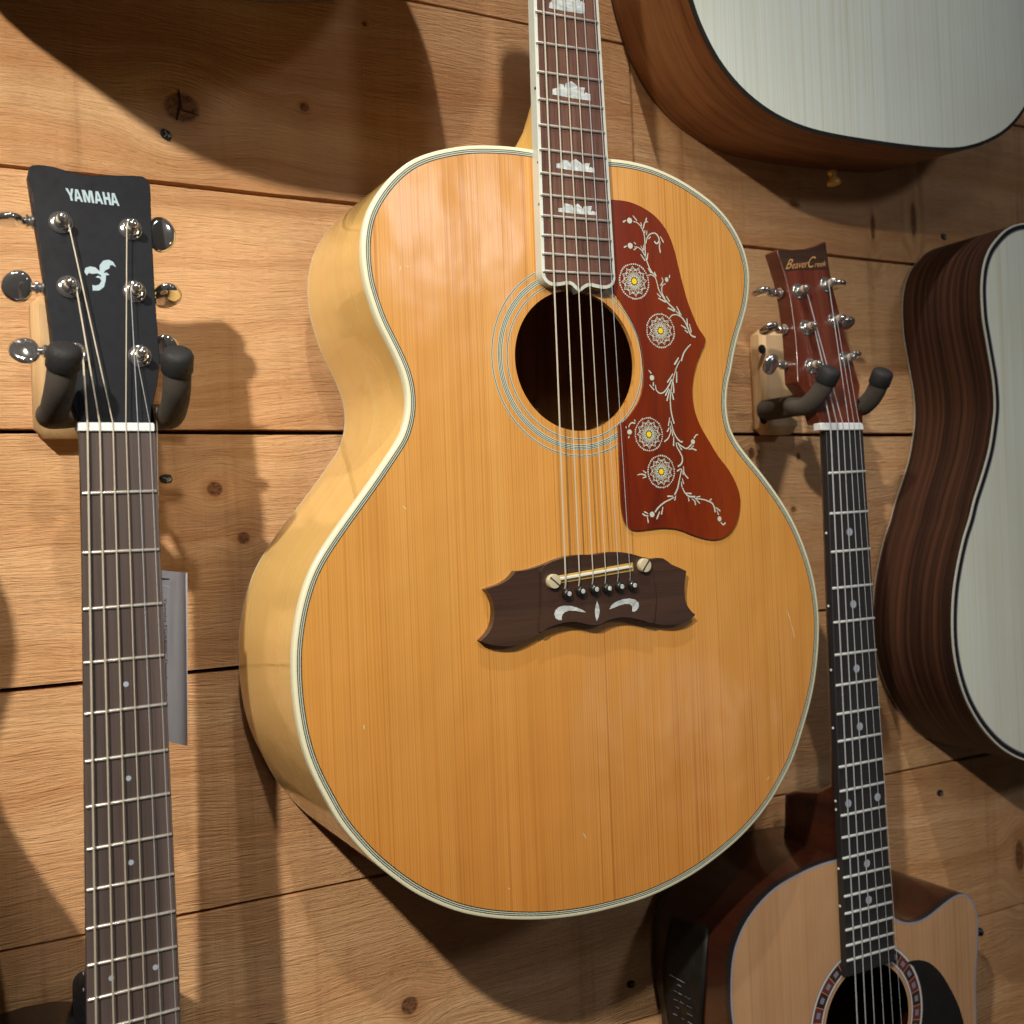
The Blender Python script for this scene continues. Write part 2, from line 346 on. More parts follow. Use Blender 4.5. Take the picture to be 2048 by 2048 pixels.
# ---- the rough-sawn pine, with the knots where they are on the boards
def pine():
    t = NT('rough_pine'); P = t.pos()
    oi = t.a('ShaderNodeObjectInfo').outputs['Random']
    sx = t.a('ShaderNodeSeparateXYZ'); t.set(sx.inputs[0], P)
    X, Z = sx.outputs[0], sx.outputs[2]
    warp, mask, halo = None, None, None
    for px, py, rx, rz in KNOTS:
        c = at(px, py, WALL); k = 0.78/2165*0.9
        d = t.vmath('LENGTH', t.vmath('MULTIPLY', t.vmath('SUBTRACT', P, tuple(c)).outputs[0], (1/(rx*k), 0, 1/(rz*k))).outputs[0]).outputs['Value']
        D = t.mr(d, 0.6, 5.5, 1, 0, 'SMOOTHSTEP')
        wz = t.math('MULTIPLY', D, t.math('SUBTRACT', Z, c.z))
        m = t.mr(d, 0.75, 1.12, 1, 0, 'SMOOTHSTEP'); h = t.mr(d, 0.9, 2.4, 1, 0, 'SMOOTHSTEP')
        warp = wz if warp is None else t.math('ADD', warp, wz)
        mask = m if mask is None else t.math('MAXIMUM', mask, m)
        halo = h if halo is None else t.math('MAXIMUM', halo, h)
    Z2 = t.math('SUBTRACT', Z, t.math('MULTIPLY', warp, 0.72))
    off = t.math('MULTIPLY', oi, 37.0)
    lo = t.noise(t.scale(P, (2.6, 1, 5)), 1, 3, 0.55)
    Z3 = t.math('ADD', Z2, t.math('MULTIPLY', lo, 0.055))
    def g(ax, az, det, rough=0.55, dist=0.0):
        cb = t.a('ShaderNodeCombineXYZ'); t.set(cb.inputs[0], t.math('MULTIPLY', X, ax)); t.set(cb.inputs[1], off); t.set(cb.inputs[2], t.math('MULTIPLY', Z3, az))
        return t.noise(cb.outputs[0], 1, det, rough, dist)
    rings = g(1.5, 74, 3.5, 0.6); wide = g(1.2, 22, 3); fine = g(30, 760, 3, 0.7, 0.4); fib = g(90, 1100, 2, 0.6)
    rid = g(34, 300, 3.5, 0.68, 0.9)
    blot = t.noise(t.scale(P, (13, 1, 9)), 1, 4, 0.6)
    saw = t.noise(t.scale(P, (120, 1, 9)), 1, 3, 0.6); saw2 = t.noise(t.scale(P, (34, 1, 1.6)), 1, 3, 0.6)
    tone = t.mix(oi, (0.64, 0.375, 0.195), (0.52, 0.262, 0.118))
    c = t.mix(t.mr(wide, 0.38, 0.68), tone, (0.68, 0.43, 0.235))
    c = t.mix(t.mr(rings, 0.50, 0.68, 0, 0.36), c, (0.38, 0.165, 0.062))
    c = t.mix(t.mr(fine, 0.52, 0.70, 0, 0.13), c, (0.22, 0.105, 0.04))
    c = t.mix(t.mr(fib, 0.58, 0.8, 0, 0.18), c, (0.66, 0.50, 0.31))
    c = t.mix(t.mr(blot, 0.45, 0.78, 0, 0.42), c, (0.40, 0.185, 0.075))
    c = t.mix(t.math('MULTIPLY', t.mr(saw2, 0.56, 0.74), t.mr(saw, 0.40, 0.66, 0.1, 0.6)), c, (0.25, 0.115, 0.045))
    c = t.mix(t.math('MULTIPLY', halo, 0.45), c, (0.28, 0.12, 0.045))
    kn = t.noise(t.scale(P, (160, 1, 160)), 1, 4, 0.7, 2.0)
    kc = t.mix(t.mr(kn, 0.35, 0.62), (0.035, 0.014, 0.008), (0.20, 0.085, 0.04))
    c = t.mix(t.math('MULTIPLY', mask, t.mr(kn, 0.2, 0.6, 0.95, 0.75)), c, kc)
    h = t.math('ADD', t.math('MULTIPLY', rid, 0.8), t.math('ADD', t.math('MULTIPLY', fine, 0.8), t.math('MULTIPLY', saw, 0.5)))
    h = t.math('SUBTRACT', h, t.math('MULTIPLY', mask, 0.5))
    return t.out(c, 0.72, 0, t.bump(h, 0.9, 0.0020), 0.0, spec=0.15)
KNOTS = [(362, 214, 40, 36), (608, 213, 11, 11), (429, 979, 18, 17), (487, 1077, 14, 14), (820, 2012, 22, 22), (2040, 1712, 22, 55),
         (1596, 913, 7, 10), (1587, 1019, 10, 8), (1503, 908, 10, 18), (730, 47, 6, 6), (1745, 455, 8, 42), (1826, 440, 12, 60), (300, 1990, 26, 12)]
M['pine'] = pine()
M['pine_back'] = plain('dark_batten', (0.05, 0.020, 0.009), 0.8)
# ------------------------------------------------------------------ wall of planks
wall = tag(empty('wall', (0.3, WALL, 0)), 'wall of wide rough-sawn pine boards with dark open joints', kind='structure')
rows = [at(0, y, WALL).z for y in (-1190, -680, -170, 330, 862, 1383, 1905, 2427, 2950)]
XL, XR = -0.9, 2.3
JX = at(1265, 260, WALL).x
def plank(x0, x1, z0, z1, i):
    rnd = random.Random(i*7+3)
    g = 0.0017 if i not in (5, 6) else 0.0026; cx, cz = (x0+x1)/2, (z0+z1)/2; n = 40
    y0 = rnd.uniform(-0.0006, 0.0008)
    top = [Vector((x0+(x1-x0)*k/n - cx, y0, z1 - (0.0021 if i in (4,) else g*0.75) + rnd.uniform(-0.00035, 0.00035) - cz)) for k in range(n+1)]
    bot = [Vector((x1-(x1-x0)*k/n - cx, y0, z0 + g*0.75 + rnd.uniform(-0.00035, 0.00035) - cz)) for k in range(n+1)]
    o = prism('plank', top+bot, 0.018, M['pine'], wall)
    o.location = (cx-0.3, 0, cz)
    bev(o, 0.0008, 2, 60); return o
i = 0
for r in range(len(rows)-1):
    zt, zb_ = rows[r], rows[r+1]
    cuts = [XL, JX, XR] if r == 2 else [XL, XR]
    for a, b in zip(cuts[:-1], cuts[1:]):
        i += 1; plank(a + (0.0008 if a != XL else 0), b - (0.0008 if b != XR else 0), zb_, zt, i)
prism('batten', [Vector((XL-0.3, 0.0215, rows[0])), Vector((XR-0.3, 0.0215, rows[0])), Vector((XR-0.3, 0.0215, rows[-1])), Vector((XL-0.3, 0.0215, rows[-1]))], 0.02, M['pine_back'], wall)
# small metal sockets sunk in the boards
def anchor(px, py, rot, lab):
    e = tag(empty('wall_socket', at(px, py, WALL)), lab, 'wall socket', 'empty metal sockets in the boards')
    pts = [(-4.4, 1.6), (-3.2, 3.2), (0.5, 3.4), (3.9, 2.0), (4.4, -1.2), (2.9, -3.2), (-1.4, -3.1), (-3.7, -1.5)]
    P = [Vector((x*math.cos(rot)-z*math.sin(rot), -0.0012/0.001, x*math.sin(rot)+z*math.cos(rot)))*0.001 for x, z in pts]
    bev(prism('cup', P, 0.0025, M['hole_black'], e), 0.0005)
    for a in (0.3, 2.4, 4.6):
        tube('prong', [Vector((0.0004, -0.0014, 0)), Vector((0.0030*math.cos(a+rot), -0.0018, 0.0026*math.sin(a+rot)))], [0.0005, 0.0003], M['iron'], e, 6)
    prism('tab', [Vector((x, -0.0016, z)) for x, z in ((0.0012, -0.0002), (0.0036, 0.0012), (0.0036, -0.0012), (0.0014, -0.0022))], 0.0008, M['iron'], e)
for q in ((332, 270, -0.5, 'small black metal socket in the board below the big cracked knot'), (332, 958, 0.25, 'small black metal socket right of the black guitar neck'),
          (1879, 1586, 0.1, 'round dark socket on the bare board right of the red-brown guitar neck'), (1261, 1968, 0.0, 'dark socket in the shadow below the large amber guitar'),
          (1886, 474, 0.0, 'dark peg above the rosewood-sided guitar')): anchor(*q)
for px in ([(362,214),(361,200),(358,186),(357,178)], [(361,214),(366,221),(382,225),(398,231)], [(360,216),(357,226),(354,240)]):
    tube('knot_crack', [at(x, y, WALL-0.0001)-Vector(wall.location) for x, y in px], [0.0010, 0.0007, 0.0007, 0.0003][:len(px)], M['pine_back'], wall, 6)
# ------------------------------------------------------------------ guitar parts shared by all
def outline(px, D, g, n=5, extra=()):
    o = Vector(g.location)
    P = [at(x, y, D) - o for x, y in px] + [Vector((x, D-o.y, z)) for x, z in extra]
    return P
def inset(P, d):
    """move a closed outline inwards in the xz plane"""
    N = len(P); area = sum(P[i].x*P[(i+1) % N].z - P[(i+1) % N].x*P[i].z for i in range(N))
    s = 1 if area > 0 else -1; out = []
    for i in range(N):
        t_ = (P[(i+1) % N]-P[i-1]); n_ = Vector((-t_.z, 0, t_.x)).normalized()*s
        out.append(P[i] + n_*d)
    return out
def ring(name, A, B, mat, parent, closed=True):
    n = len(A); fs = []
    for i in range(n if closed else n-1):
        j = (i+1) % n; fs.append((i, j, j+n, i+n))
    return mesh(name, list(A)+list(B), fs, mat, parent, 60)
def skin(name, layers, mat, parent, k0=0):
    """stack of closed outlines joined into a wall, with length/depth uv"""
    n = len(layers[0]); vs, fs, uv = [], [], []
    L = [0]
    for i in range(n): L.append(L[-1] + (layers[0][(i+1) % n]-layers[0][i]).length)
    for l in layers:
        for i in range(n+1):
            vs.append(l[i % n]); uv.append((L[i], l[i % n].y))
    for r in range(len(layers)-1):
        for i in range(n):
            a = r*(n+1)+i; fs.append((a, a+n+1, a+n+2, a+1))
    area = sum(layers[0][i].x*layers[0][(i+1) % n].z - layers[0][(i+1) % n].x*layers[0][i].z for i in range(n))
    if area < 0: fs = [f[::-1] for f in fs]
    return mesh(name, vs, fs, mat, parent, 50, uv)
def depthshift(P, dep):
    """outline pushed to the back; dep(z) is the depth at height z"""
    return [Vector((p.x, p.y+dep(p.z), p.z)) for p in P]
def strings(g, tops, bots, D0, D1, gauges, mats, seg=1):
    o = Vector(g.location)
    for a, b, r, m in zip(tops, bots, gauges, mats):
        tube('string', [at(*a, D0)-o, at(*b, D1)-o], r, M[m], g, 6)
def fret(parent, a, b, D, o, r=0.0011, mat='nickel'):
    p, q = at(*a, D)-o, at(*b, D)-o
    tube('fret', [p, p+(q-p)*0.01, p+(q-p)*0.99, q], [r*0.7, r, r, r*0.7], M[mat], parent, 8)
def neck(g, st, y0, mat, name='neck', n=16, pw=2.3):
    """stations (left, right, depth, exponent) of a neck shaft below the fingerboard"""
    vs, fs = [], []
    for q in st:
        L, Rr, d = q[:3]; pp = q[3] if len(q) > 3 else pw
        c = (L+Rr)/2; hw = (Rr-L)/2
        for k in range(n+1):
            a = math.pi*k/n; cx = -math.cos(a); sy = math.sin(a)
            e = 2/pp; fx = math.copysign(abs(cx)**e, cx); fy = abs(sy)**e
            vs.append(c + hw*fx + Vector((0, d*fy, 0)))
    for i in range(len(st)-1):
        for k in range(n):
            a = i*(n+1)+k; fs.append((a, a+1, a+n+2, a+n+1))
    fs.append(tuple(range(n+1))); fs.append(tuple(range((len(st)-1)*(n+1), len(st)*(n+1)))[::-1])
    return mesh(name, vs, fs, mat, g, 50)
# ================================================================== the large amber guitar
DM, DB = 0.640, 0.632
O = at(1190, 1200, DM)
G = tag(empty('acoustic_guitar', O), 'large amber spruce jumbo guitar with red flowered pickguard and moustache bridge', 'guitar')
OUT = [(1071,300),(1042,295),(1013,292),(985,290.5),(959,290),(934,291),(910.5,294),(869,302),(830,316),(801,335),(776,359.5),(755,387),(737,420),(728,452.5),(724,491),(726,529.6),(732,568),(744,606.6),(756.5,642),(774,677),(790,709),(804,741),(813,773.5),(815.5,805.5),(813,834.5),(805,863),(797,880),
(776,912),(745,958),(712,1004),(680,1048),(644.5,1100),(617,1151),(597,1218),(586.5,1289),(585.5,1344),(589,1399),(597,1454),(609,1505),(629,1556),(652,1599),(676,1643),(707,1682),(743,1721),(782,1753),(825,1784),(873,1808),(920,1825.5),(963,1834),(1000,1838.5),(1060,1841),(1124,1837),(1187,1827),
(1248,1811),(1289,1798),(1331,1780),(1385,1751),(1430,1719),(1476,1681),(1513,1641.6),(1546,1598),(1577,1540),(1590,1511),(1605,1465),(1618,1420),(1628,1378),(1635,1330),(1639,1277),(1639,1237.6),(1635,1192.5),(1626,1145),(1610,1094),(1589,1044),(1562.5,999),(1536,962),(1516,936),(1485.6,899),(1470.7,876),(1460,852),(1455,824),(1454,796),(1457.6,764),(1464,740),(1467,718),(1476,678),(1487.5,641),(1497,603.6),(1500,566),(1499,540),(1493,510),(1482,480.6),(1465,449),(1444.6,423),(1422,400.5),(1394,380),(1364,360.5),(1324,340.6),(1284,327),(1244.6,319.4),(1214,316.7)]
raw = [at(x, y, DM)-O for x, y in OUT]
P0 = relax(cr(raw, 4, False), 5, False)
P0 = P0 + [P0[-1].lerp(P0[0], k/8) for k in range(1, 8)]
zt = max(p.z for p in P0); zbm = min(p.z for p in P0)
def dmain(z):
    u = (z-zbm)/(zt-zbm); return 0.142 - 0.030*max(0, min(1, (u-0.15)/0.75))
I = [P0] + [inset(P0, d) for d in (0.0025, 0.0031, 0.0037, 0.0043, 0.0049, 0.0056)]
hc = at(1153.6, 721.6, DM)-O; HR = 0.0488
def circ(c, r, y, n=96): return [Vector((c.x+r*math.cos(2*math.pi*k/n), y, c.z+r*math.sin(2*math.pi*k/n))) for k in range(n)]
hole = circ(hc, HR, 0)
mesh('soundboard', list(I[6])+hole, tess([I[6], hole]), M['amber_top'], G, 30)
skin('soundhole_edge', [hole[::-1], [p+Vector((0, 0.0035, 0)) for p in hole[::-1]]], M['amber_top'], G)
rim = [Vector((p.x, p.y+0.0006, p.z)) for p in P0]
rr_ = inset(P0, 0.0007)
vs = list(I[1]) + list(rr_) + list(rim) + [Vector((p.x, 0.0062, p.z)) for p in P0]; n = len(P0)
mesh('binding', vs, [(k*n+i, k*n+(i+1) % n, (k+1)*n+(i+1) % n, (k+1)*n+i) for k in range(3) for i in range(n)], M['ivory'], G, 80)
ring('purfling', I[1], I[2], M['purf_black'], G); ring('purfling', I[3], I[4], M['purf_black'], G); ring('purfling', I[5], I[6], M['purf_black'], G)
ring('purfling', I[2], I[3], M['purf'], G); ring('purfling', I[4], I[5], M['purf'], G)
def lay(P, f, dep, off=0.0): return [Vector((p.x, off + (dep(p.z)-off)*f, p.z)) for p in P]
skin('rim', [lay(P0, f, lambda z: dmain(z)-0.003, 0.0062) for f in (0, .2, .4, .6, .8, 1)], M['maple'], G)
Pb = lay(P0, 1, dmain)
skin('back_binding', [lay(P0, 1, lambda z: dmain(z)-0.003), Pb], M['ivory'], G)
mesh('back', [p-Vector((0, 0.0005, 0)) for p in Pb], tess([Pb]), M['inside'], G, 30)
for r0, r1, m in ((.0540, .0545, 'purf'), (.0545, .0550, 'purf_black'), (.0550, .0554, 'purf'), (.0582, .0588, 'purf'), (.0588, .0593, 'purf_black'), (.0593, .0600, 'purf'), (.0600, .0605, 'purf_black'), (.0605, .0611, 'purf'), (.0611, .0616, 'purf_black'), (.0616, .0621, 'purf'), (.0655, .0660, 'purf'), (.0660, .0665, 'purf_black'), (.0665, .0669, 'purf')):
    ring('rosette_ring', circ(hc, r0, -0.00015, 120), circ(hc, r1, -0.00015, 120), M[m], G)
# paper label inside
lb = [at(x, y, 0.760)-O for x, y in ((1000, 640), (1078, 664), (1078, 836), (1000, 830))]
e = prism('paper_label', lb, 0.0005, M['label'], G)
for y in (778, 800, 818):
    p, q = at(1040, y, 0.7593)-O, at(1071, y+2, 0.7593)-O
    prism('label_rule', [p, q, q+Vector((0, 0, -.0006)), p+Vector((0, 0, -.0006))], 0.0002, M['print'], e)
p, q = at(1068, 690, 0.7593)-O, at(1068, 830, 0.7593)-O
prism('label_rule', [p, q, q+Vector((.0005, 0, 0)), p+Vector((.0005, 0, 0))], 0.0002, M['print'], e)
# pickguard
GD = DM-0.0017
PG = [(1218,398.6),(1251,402),(1273,409),(1295.5,421),(1314,436),(1329,454.5),(1340,475),(1349.6,503),(1357,534.6),(1366,570),(1375.6,603.6),(1387,633),(1398,657.6),(1408,672),(1411,682),(1403.6,700.5),(1394,724.7),(1388,749),(1385,773.5),(1386,801.5),(1392,829.4),(1403.6,857),(1420,885),(1437,913),(1456,937.5),(1470.7,963.6),(1479,988),(1480.5,1010),(1476,1038),(1465,1060.5),(1448,1074.5),(1428,1079.5),(1403.6,1075.5),(1381,1068),(1361,1060),(1342,1056.5),(1320,1056),(1295.5,1059),(1273,1061),(1260,1057),(1251,1045.6),(1245.5,1027),(1242.4,1001),(1240.6,963.6),(1238.7,907.7),(1237,852)]
PG2 = [(1241.5,847),(1254.5,837),(1267.6,820),(1279,799.6),(1286,773.5),(1288,749),(1287,724.7),(1283.4,697),(1277,670.7),(1264,641),(1247,611),(1236,594),(1227.5,583)]
A1 = cr([at(x, y, GD)-O for x, y in PG], 4); A2 = cr([at(x, y, GD)-O for x, y in PG2], 3)
guard = prism('pickguard', A1+A2, 0.0016, M['guard'], G); bev(guard, 0.0006, 3, 40)
ID = GD-0.00012
def stroke(pts, wpx, f=za, taper=True):
    """flat inked stroke on the pickguard, rounded and slightly swollen"""
    p = f(pts); sc = wpx/5.3667/2900/2*1.5
    C = cr([at(x, y, ID)-O for x, y in p], 5) if len(p) > 2 else [at(*p[0], ID)-O, at((p[0][0]+p[1][0])/2, (p[0][1]+p[1][1])/2, ID)-O, at(*p[1], ID)-O]
    n = len(C); L, Rr = [], []
    for i in range(n):
        t_ = (C[min(i+1, n-1)]-C[max(i-1, 0)]); nn = Vector((-t_.z, 0, t_.x)).normalized()
        u = i/(n-1); wd = sc*(0.62+0.38*u if taper else 1.0)
        L.append(C[i]+nn*wd); Rr.append(C[i]-nn*wd)
    t0 = (C[0]-C[1]).normalized()*sc*0.5; t1 = (C[-1]-C[-2]).normalized()*sc*0.9
    poly = [C[0]+t0] + L + [C[-1]+t1] + Rr[::-1]
    m = len(poly); vs = poly + [q+Vector((0, 0.0001, 0)) for q in poly]; fs = [(0, 1, 2*n+1)]
    for i in range(n-1): fs.append((1+i, 2+i, 2*n-i, 2*n+1-i))
    fs.append((n, n+1, n+2))
    return vs[:m], fs
def dot(c, rx, rz=None, f=za):
    p = at(*f([c])[0], ID)-O; r = rx/5.3667/2900; rz = (rz or rx)/5.3667/2900; rx_ = r/0.84 if rz is None else rx/5.3667/2480
    v = [Vector((p.x+rx_*math.cos(k*math.pi/9), p.y, p.z+rz*math.sin(k*math.pi/9))) for k in range(18)]
    return v, [tuple(range(18))]
SA = [([(465,338),(505,350),(545,392),(570,440),(585,500),(590,580),(592,660),(598,722)],10),([(478,610),(520,618),(560,655),(595,720),(620,790),(650,860),(692,912)],10),([(625,916),(660,911),(700,940),(720,1000),(735,1060),(765,1120),(800,1170),(840,1215),(880,1255),(912,1287)],11),
([(812,1008),(785,1015),(770,1050),(775,1110),(802,1162)],10),([(600,572),(615,510),(650,470),(700,465),(735,505),(740,552),(715,575),(692,552)],12),([(752,560),(745,610),(755,668)],12),([(462,276),(500,326)],10),([(606,300),(600,332)],13),([(545,350),(552,382)],11),([(622,342),(588,350),(572,410)],10),([(590,432),(586,458)],9),([(612,436),(606,480)],9),([(650,502),(630,522)],10),([(755,500),(788,560)],11),([(545,600),(572,652)],8),([(575,590),(576,640)],9),([(545,692),(590,757)],10),([(622,680),(612,742)],11),([(624,842),(656,890)],11),([(692,880),(708,926)],12),([(385,325),(356,342)],12),([(392,600),(368,614)],13),([(472,560),(490,580)],9),([(500,622),(472,642)],9),([(856,912),(850,940)],11),([(770,940),(782,978),(757,1025)],10),([(720,1110),(757,1148)],10),([(735,1162),(812,1202)],14),([(820,1140),(852,1196)],11),([(835,1265),(905,1299)],14),([(930,1250),(976,1342)],12),([(922,1300),(966,1338)],11),([(855,1376),(880,1345),(930,1338),(980,1365),(1010,1400),(1045,1465),(1065,1520),(1090,1562),(1130,1578)],12),([(1040,1380),(1046,1452)],12),([(978,1450),(1030,1486)],11),([(1068,1440),(1086,1526)],12),([(1018,1505),(1050,1530)],11),([(1080,1658),(1040,1700),(1005,1755),(980,1832)],12),([(950,1800),(908,1870)],15),([(965,1832),(935,1890),(916,1934)],9)]
SB = [([(922,-4),(900,70),(880,160),(866,250),(862,330),(868,420),(880,490),(902,572)],11),([(702,162),(710,210),(740,245),(780,245),(815,215),(850,160),(876,103)],12),([(890,40),(832,132)],12),([(930,18),(930,132)],12),([(893,130),(900,242)],13),([(845,200),(810,272)],12),([(855,212),(826,328)],13),([(880,240),(896,316)],12),([(640,160),(686,212)],10),([(680,130),(680,168)],12),([(630,3),(656,34)],11),([(855,510),(842,597)],10),([(868,550),(885,620),(905,680),(940,740),(975,770),(992,768)],12),([(850,620),(830,660)],12),([(862,600),(866,660),(840,730),(800,767)],10),([(878,640),(888,706)],10),([(898,718),(898,812)],12),([(925,780),(935,830),(965,880),(990,940),(985,1000),(945,1035)],13),([(940,780),(990,822),(1040,842),(1088,800)],12),([(1160,692),(1135,702),(1118,732)],11),([(1060,850),(1100,845),(1140,862)],12),([(1112,812),(1090,832)],9),([(950,800),(985,856)],10),([(510,1125),(555,1118),(598,1132)],11),([(570,1080),(602,1106)],10),([(566,1160),(602,1146)],10),([(975,1060),(936,1084)],12),([(1003,1035),(1012,1110),(1052,1162)],11),([(995,1080),(1000,1122)],9),([(985,1062),(970,1130),(955,1200),(940,1270),(910,1336)],13),([(990,1165),(1005,1220)],9),([(980,1200),(986,1254)],11),([(994,1265),(1015,1310),(1060,1355),(1126,1360)],13),([(1035,1322),(1086,1326)],13),([(922,1350),(910,1396)],11),([(890,1354),(834,1356)],13),([(902,1365),(860,1390),(800,1420),(740,1470),(700,1522)],13),([(782,1470),(768,1546)],12),([(748,1520),(718,1596)],13),([(625,1565),(592,1562),(567,1544)],12),([(622,1542),(586,1522)],11),([(616,1580),(626,1636)],12),([(1125,1380),(1190,1385),(1250,1400),(1310,1430),(1335,1475),(1342,1522)],13),([(1140,1366),(1182,1356)],10),([(1284,1402),(1302,1386)],12),([(1055,1370),(1063,1406)],10),([(1095,1384),(1125,1408),(1132,1446)],12),([(1140,1390),(1176,1430)],11),([(1350,1475),(1396,1512)],12),([(1362,1510),(1380,1552)],10),([(1405,1635),(1430,1660),(1452,1642)],13),([(390,625),(386,610)],9),([(415,612),(430,580),(455,566),(482,572)],11),([(485,552),(478,536)],9),([(412,732),(420,714)],10)]
vine = [stroke(p, wd, za) for p, wd in SA] + [stroke(p, wd, zb) for p, wd in SB]
multi('vine', vine, M['ink'], guard)
for c, rx, rz, f in (((425,328),29,33,za),((432,598),29,33,za),((823,962),20,27,za),((665,83),26,30,zb),((1105,770),24,29,zb),((667,1550),28,31,zb),((1390,1597),24,30,zb),((425,665),26,28,zb)):
    v, f_ = dot(c, rx, rz, f); mesh('bud', v, f_, M['ink'], guard)
def flower(c, f, rot, rout):
    p = at(*f([c])[0], ID)-O; parts = []
    def pol(r, a): return p + Vector((r*math.cos(a), 0, r*math.sin(a)))
    def rib(q, wd):
        q = [Vector(k) for k in q]; n = len(q); L, Rr = [], []
        for i in range(n):
            t_ = q[min(i+1, n-1)]-q[max(i-1, 0)]; nn = Vector((-t_.z, 0, t_.x)).normalized()*wd
            L.append(q[i]+nn); Rr.append(q[i]-nn)
        parts.append((L+Rr, [(i, i+1, n+i+1, n+i) for i in range(n-1)]))
    k = rout; N = 12
    for j in range(44):
        a = 2*math.pi*j/44; r0, r1 = k*0.91, k*(1.0+0.02*random.uniform(-1, 1)); s = Vector((0, 0, 0))
        d = 2*math.pi*0.0088
        parts.append(([pol(r0, a-d*0.7), pol(r1-k*0.02, a-d), pol(r1, a), pol(r1-k*0.02, a+d), pol(r0, a+d*0.7)], [(0, 1, 2, 3, 4)]))
    zig = []
    for j in range(N):                     # outer pointed outline and inner leaf loops
        a = rot + 2*math.pi*j/N; h = math.pi/N
        zig += [pol(k*0.83, a), pol(k*0.62, a+h*0.72), pol(k*0.60, a+h)]
        rib([pol(k*0.60, a-h), pol(k*0.66, a-h*0.66), pol(k*0.83, a), pol(k*0.66, a+h*0.66), pol(k*0.60, a+h)], k*0.023)
        b = a + h
        rib([pol(k*0.22, b-h*0.2), pol(k*0.40, b-h*0.80), pol(k*0.56, b-h*0.66), pol(k*0.70, b)], k*0.018)
        rib([pol(k*0.22, b+h*0.2), pol(k*0.40, b+h*0.80), pol(k*0.56, b+h*0.66), pol(k*0.70, b)], k*0.018)
        rib([pol(k*0.24, b), pol(k*0.36, b), pol(k*0.50, b)], k*0.022)
        rib([pol(k*0.64, a), pol(k*0.73, a)], k*0.018)
    # lift each piece a hair so that none lies in the plane of another
    for q, (v, f2) in enumerate(parts): parts[q] = ([u_-Vector((0, 0.000004*(q % 11), 0)) for u_ in v], f2)
    o = multi('flower', parts, M['ink'], guard)
    v = [Vector((p.x+k*0.165*math.cos(i*math.pi/10), p.y-0.00008, p.z+k*0.165*math.sin(i*math.pi/10))) for i in range(20)]
    tag(mesh('flower_centre', v, [tuple(range(20))], M['yellow'], guard), 'yellow flower centre')
flower((475, 980), za, 0.1, 0.0131); flower((758, 1510), za, 0.3, 0.0127); flower((632, 690), zb, 0.0, 0.0124); flower((765, 1090), zb, 0.2, 0.0121)
# fingerboard
def ex(p, q, y): k = (y-p[1])/(q[1]-p[1]); return (p[0]+(q[0]-p[0])*k, y)
LT, LB = (1073.6, 0), (1089.5, 541); RT, RB = (1191.5, 0), (1225, 546)
NY = -752
endc = z6([(490,395),(494,425),(510,450),(533,466),(560,472),(600,470),(640,462),(680,460),(706,472),(730,497),(750,522),(770,500),(790,486),(812,476),(835,474),(880,485),(920,493),(950,494),(978,484),(995,465),(1002,440)])
pts = [ex(LT, LB, NY), ex(LT, LB, 0), LB] + endc + [ex(RT, RB, 500), ex(RT, RB, 0), ex(RT, RB, NY)]
BP = [at(x, y, DB)-O for x, y in pts]
board = prism('fretboard', BP, 0.0076, M['board'], G)
BO = inset(BP, -0.0023)
y0 = BP[0].y
vs = [p-Vector((0, 0.00005, 0)) for p in BP] + [p+Vector((0, 0.0003, 0)) for p in BO] + [Vector((p.x, 0.0001, p.z)) for p in BO]; n = len(BP)
mesh('fretboard_binding', vs, [(k*n+i, k*n+i+1, (k+1)*n+i+1, (k+1)*n+i) for k in range(2) for i in range(n-1)], M['ivory_white'], G, 60)
FL = [22.5, 84.3, 143, 197.5, 249, 298, 345, 389, 430.7, 470, 506.8, 542]; FR = [45, 104, 161.7, 216, 265.5, 315, 361, 403, 443, 481, 517.4, 550]
for a, b in zip(FL, FR):
    p = ex(LT, LB, a); q = ex(RT, RB, b); fret(board, (p[0]-4, p[1]), (q[0]+1, q[1]), DB-0.0004, O)
for k in range(1, 9):
    s = 1-2**(-k/12); ya = NY + s*(298-NY)/0.5546; yb = NY-14 + s*(315-NY+14)/0.5546
    p = ex(LT, LB, ya); q = ex(RT, RB, yb); fret(board, (p[0]-4, p[1]), (q[0]+1, q[1]), DB-0.0004, O)
def inlay(f, pts, name='crown_inlay', par=None, D=None, og=None, mat='pearl'):
    o = O if og is None else og; D = D or DB-0.0001
    prism(name, [at(x, y, D)-o for x, y in f(pts)], 0.0002, M[mat], par or board)
inlay(z5, [(775,670),(820,660),(822,630),(858,638),(864,665),(872,630),(915,612),(963,650),(968,682),(980,658),(1018,662),(1010,712),(1022,697),(1060,712),(1060,760),(905,738),(773,712)])
inlay(z5, [(803,1235),(845,1228),(847,1205),(892,1212),(905,1235),(914,1215),(950,1200),(998,1238),(1004,1250),(1015,1232),(1055,1232),(1048,1270),(1060,1260),(1088,1272),(1090,1302),(945,1288),(803,1268)])
inlay(z5, [(818,1570),(860,1568),(865,1533),(928,1550),(933,1575),(942,1550),(965,1535),(993,1562),(1000,1580),(1012,1556),(1072,1555),(1062,1600),(1074,1590),(1108,1605),(1108,1625),(940,1612),(818,1598)])
inlay(z5, [(748,52),(752,20),(768,10),(772,-26),(800,-40),(835,-30),(842,-10),(850,-34),(890,-60),(935,-35),(943,-10),(955,-30),(985,-20),(978,22),(990,5),(1015,25),(1017,97),(990,102),(880,85),(748,60)])
for x, y in z5([(644, 665), (666, 1226), (674, 1542)]):
    p = at(x, y, DB+0.0012)-O; lathe('side_dot', [(0.0009, 0), (0.0009, 0.0004)], p, (-1, 0, 0), M['black'], board, 10)
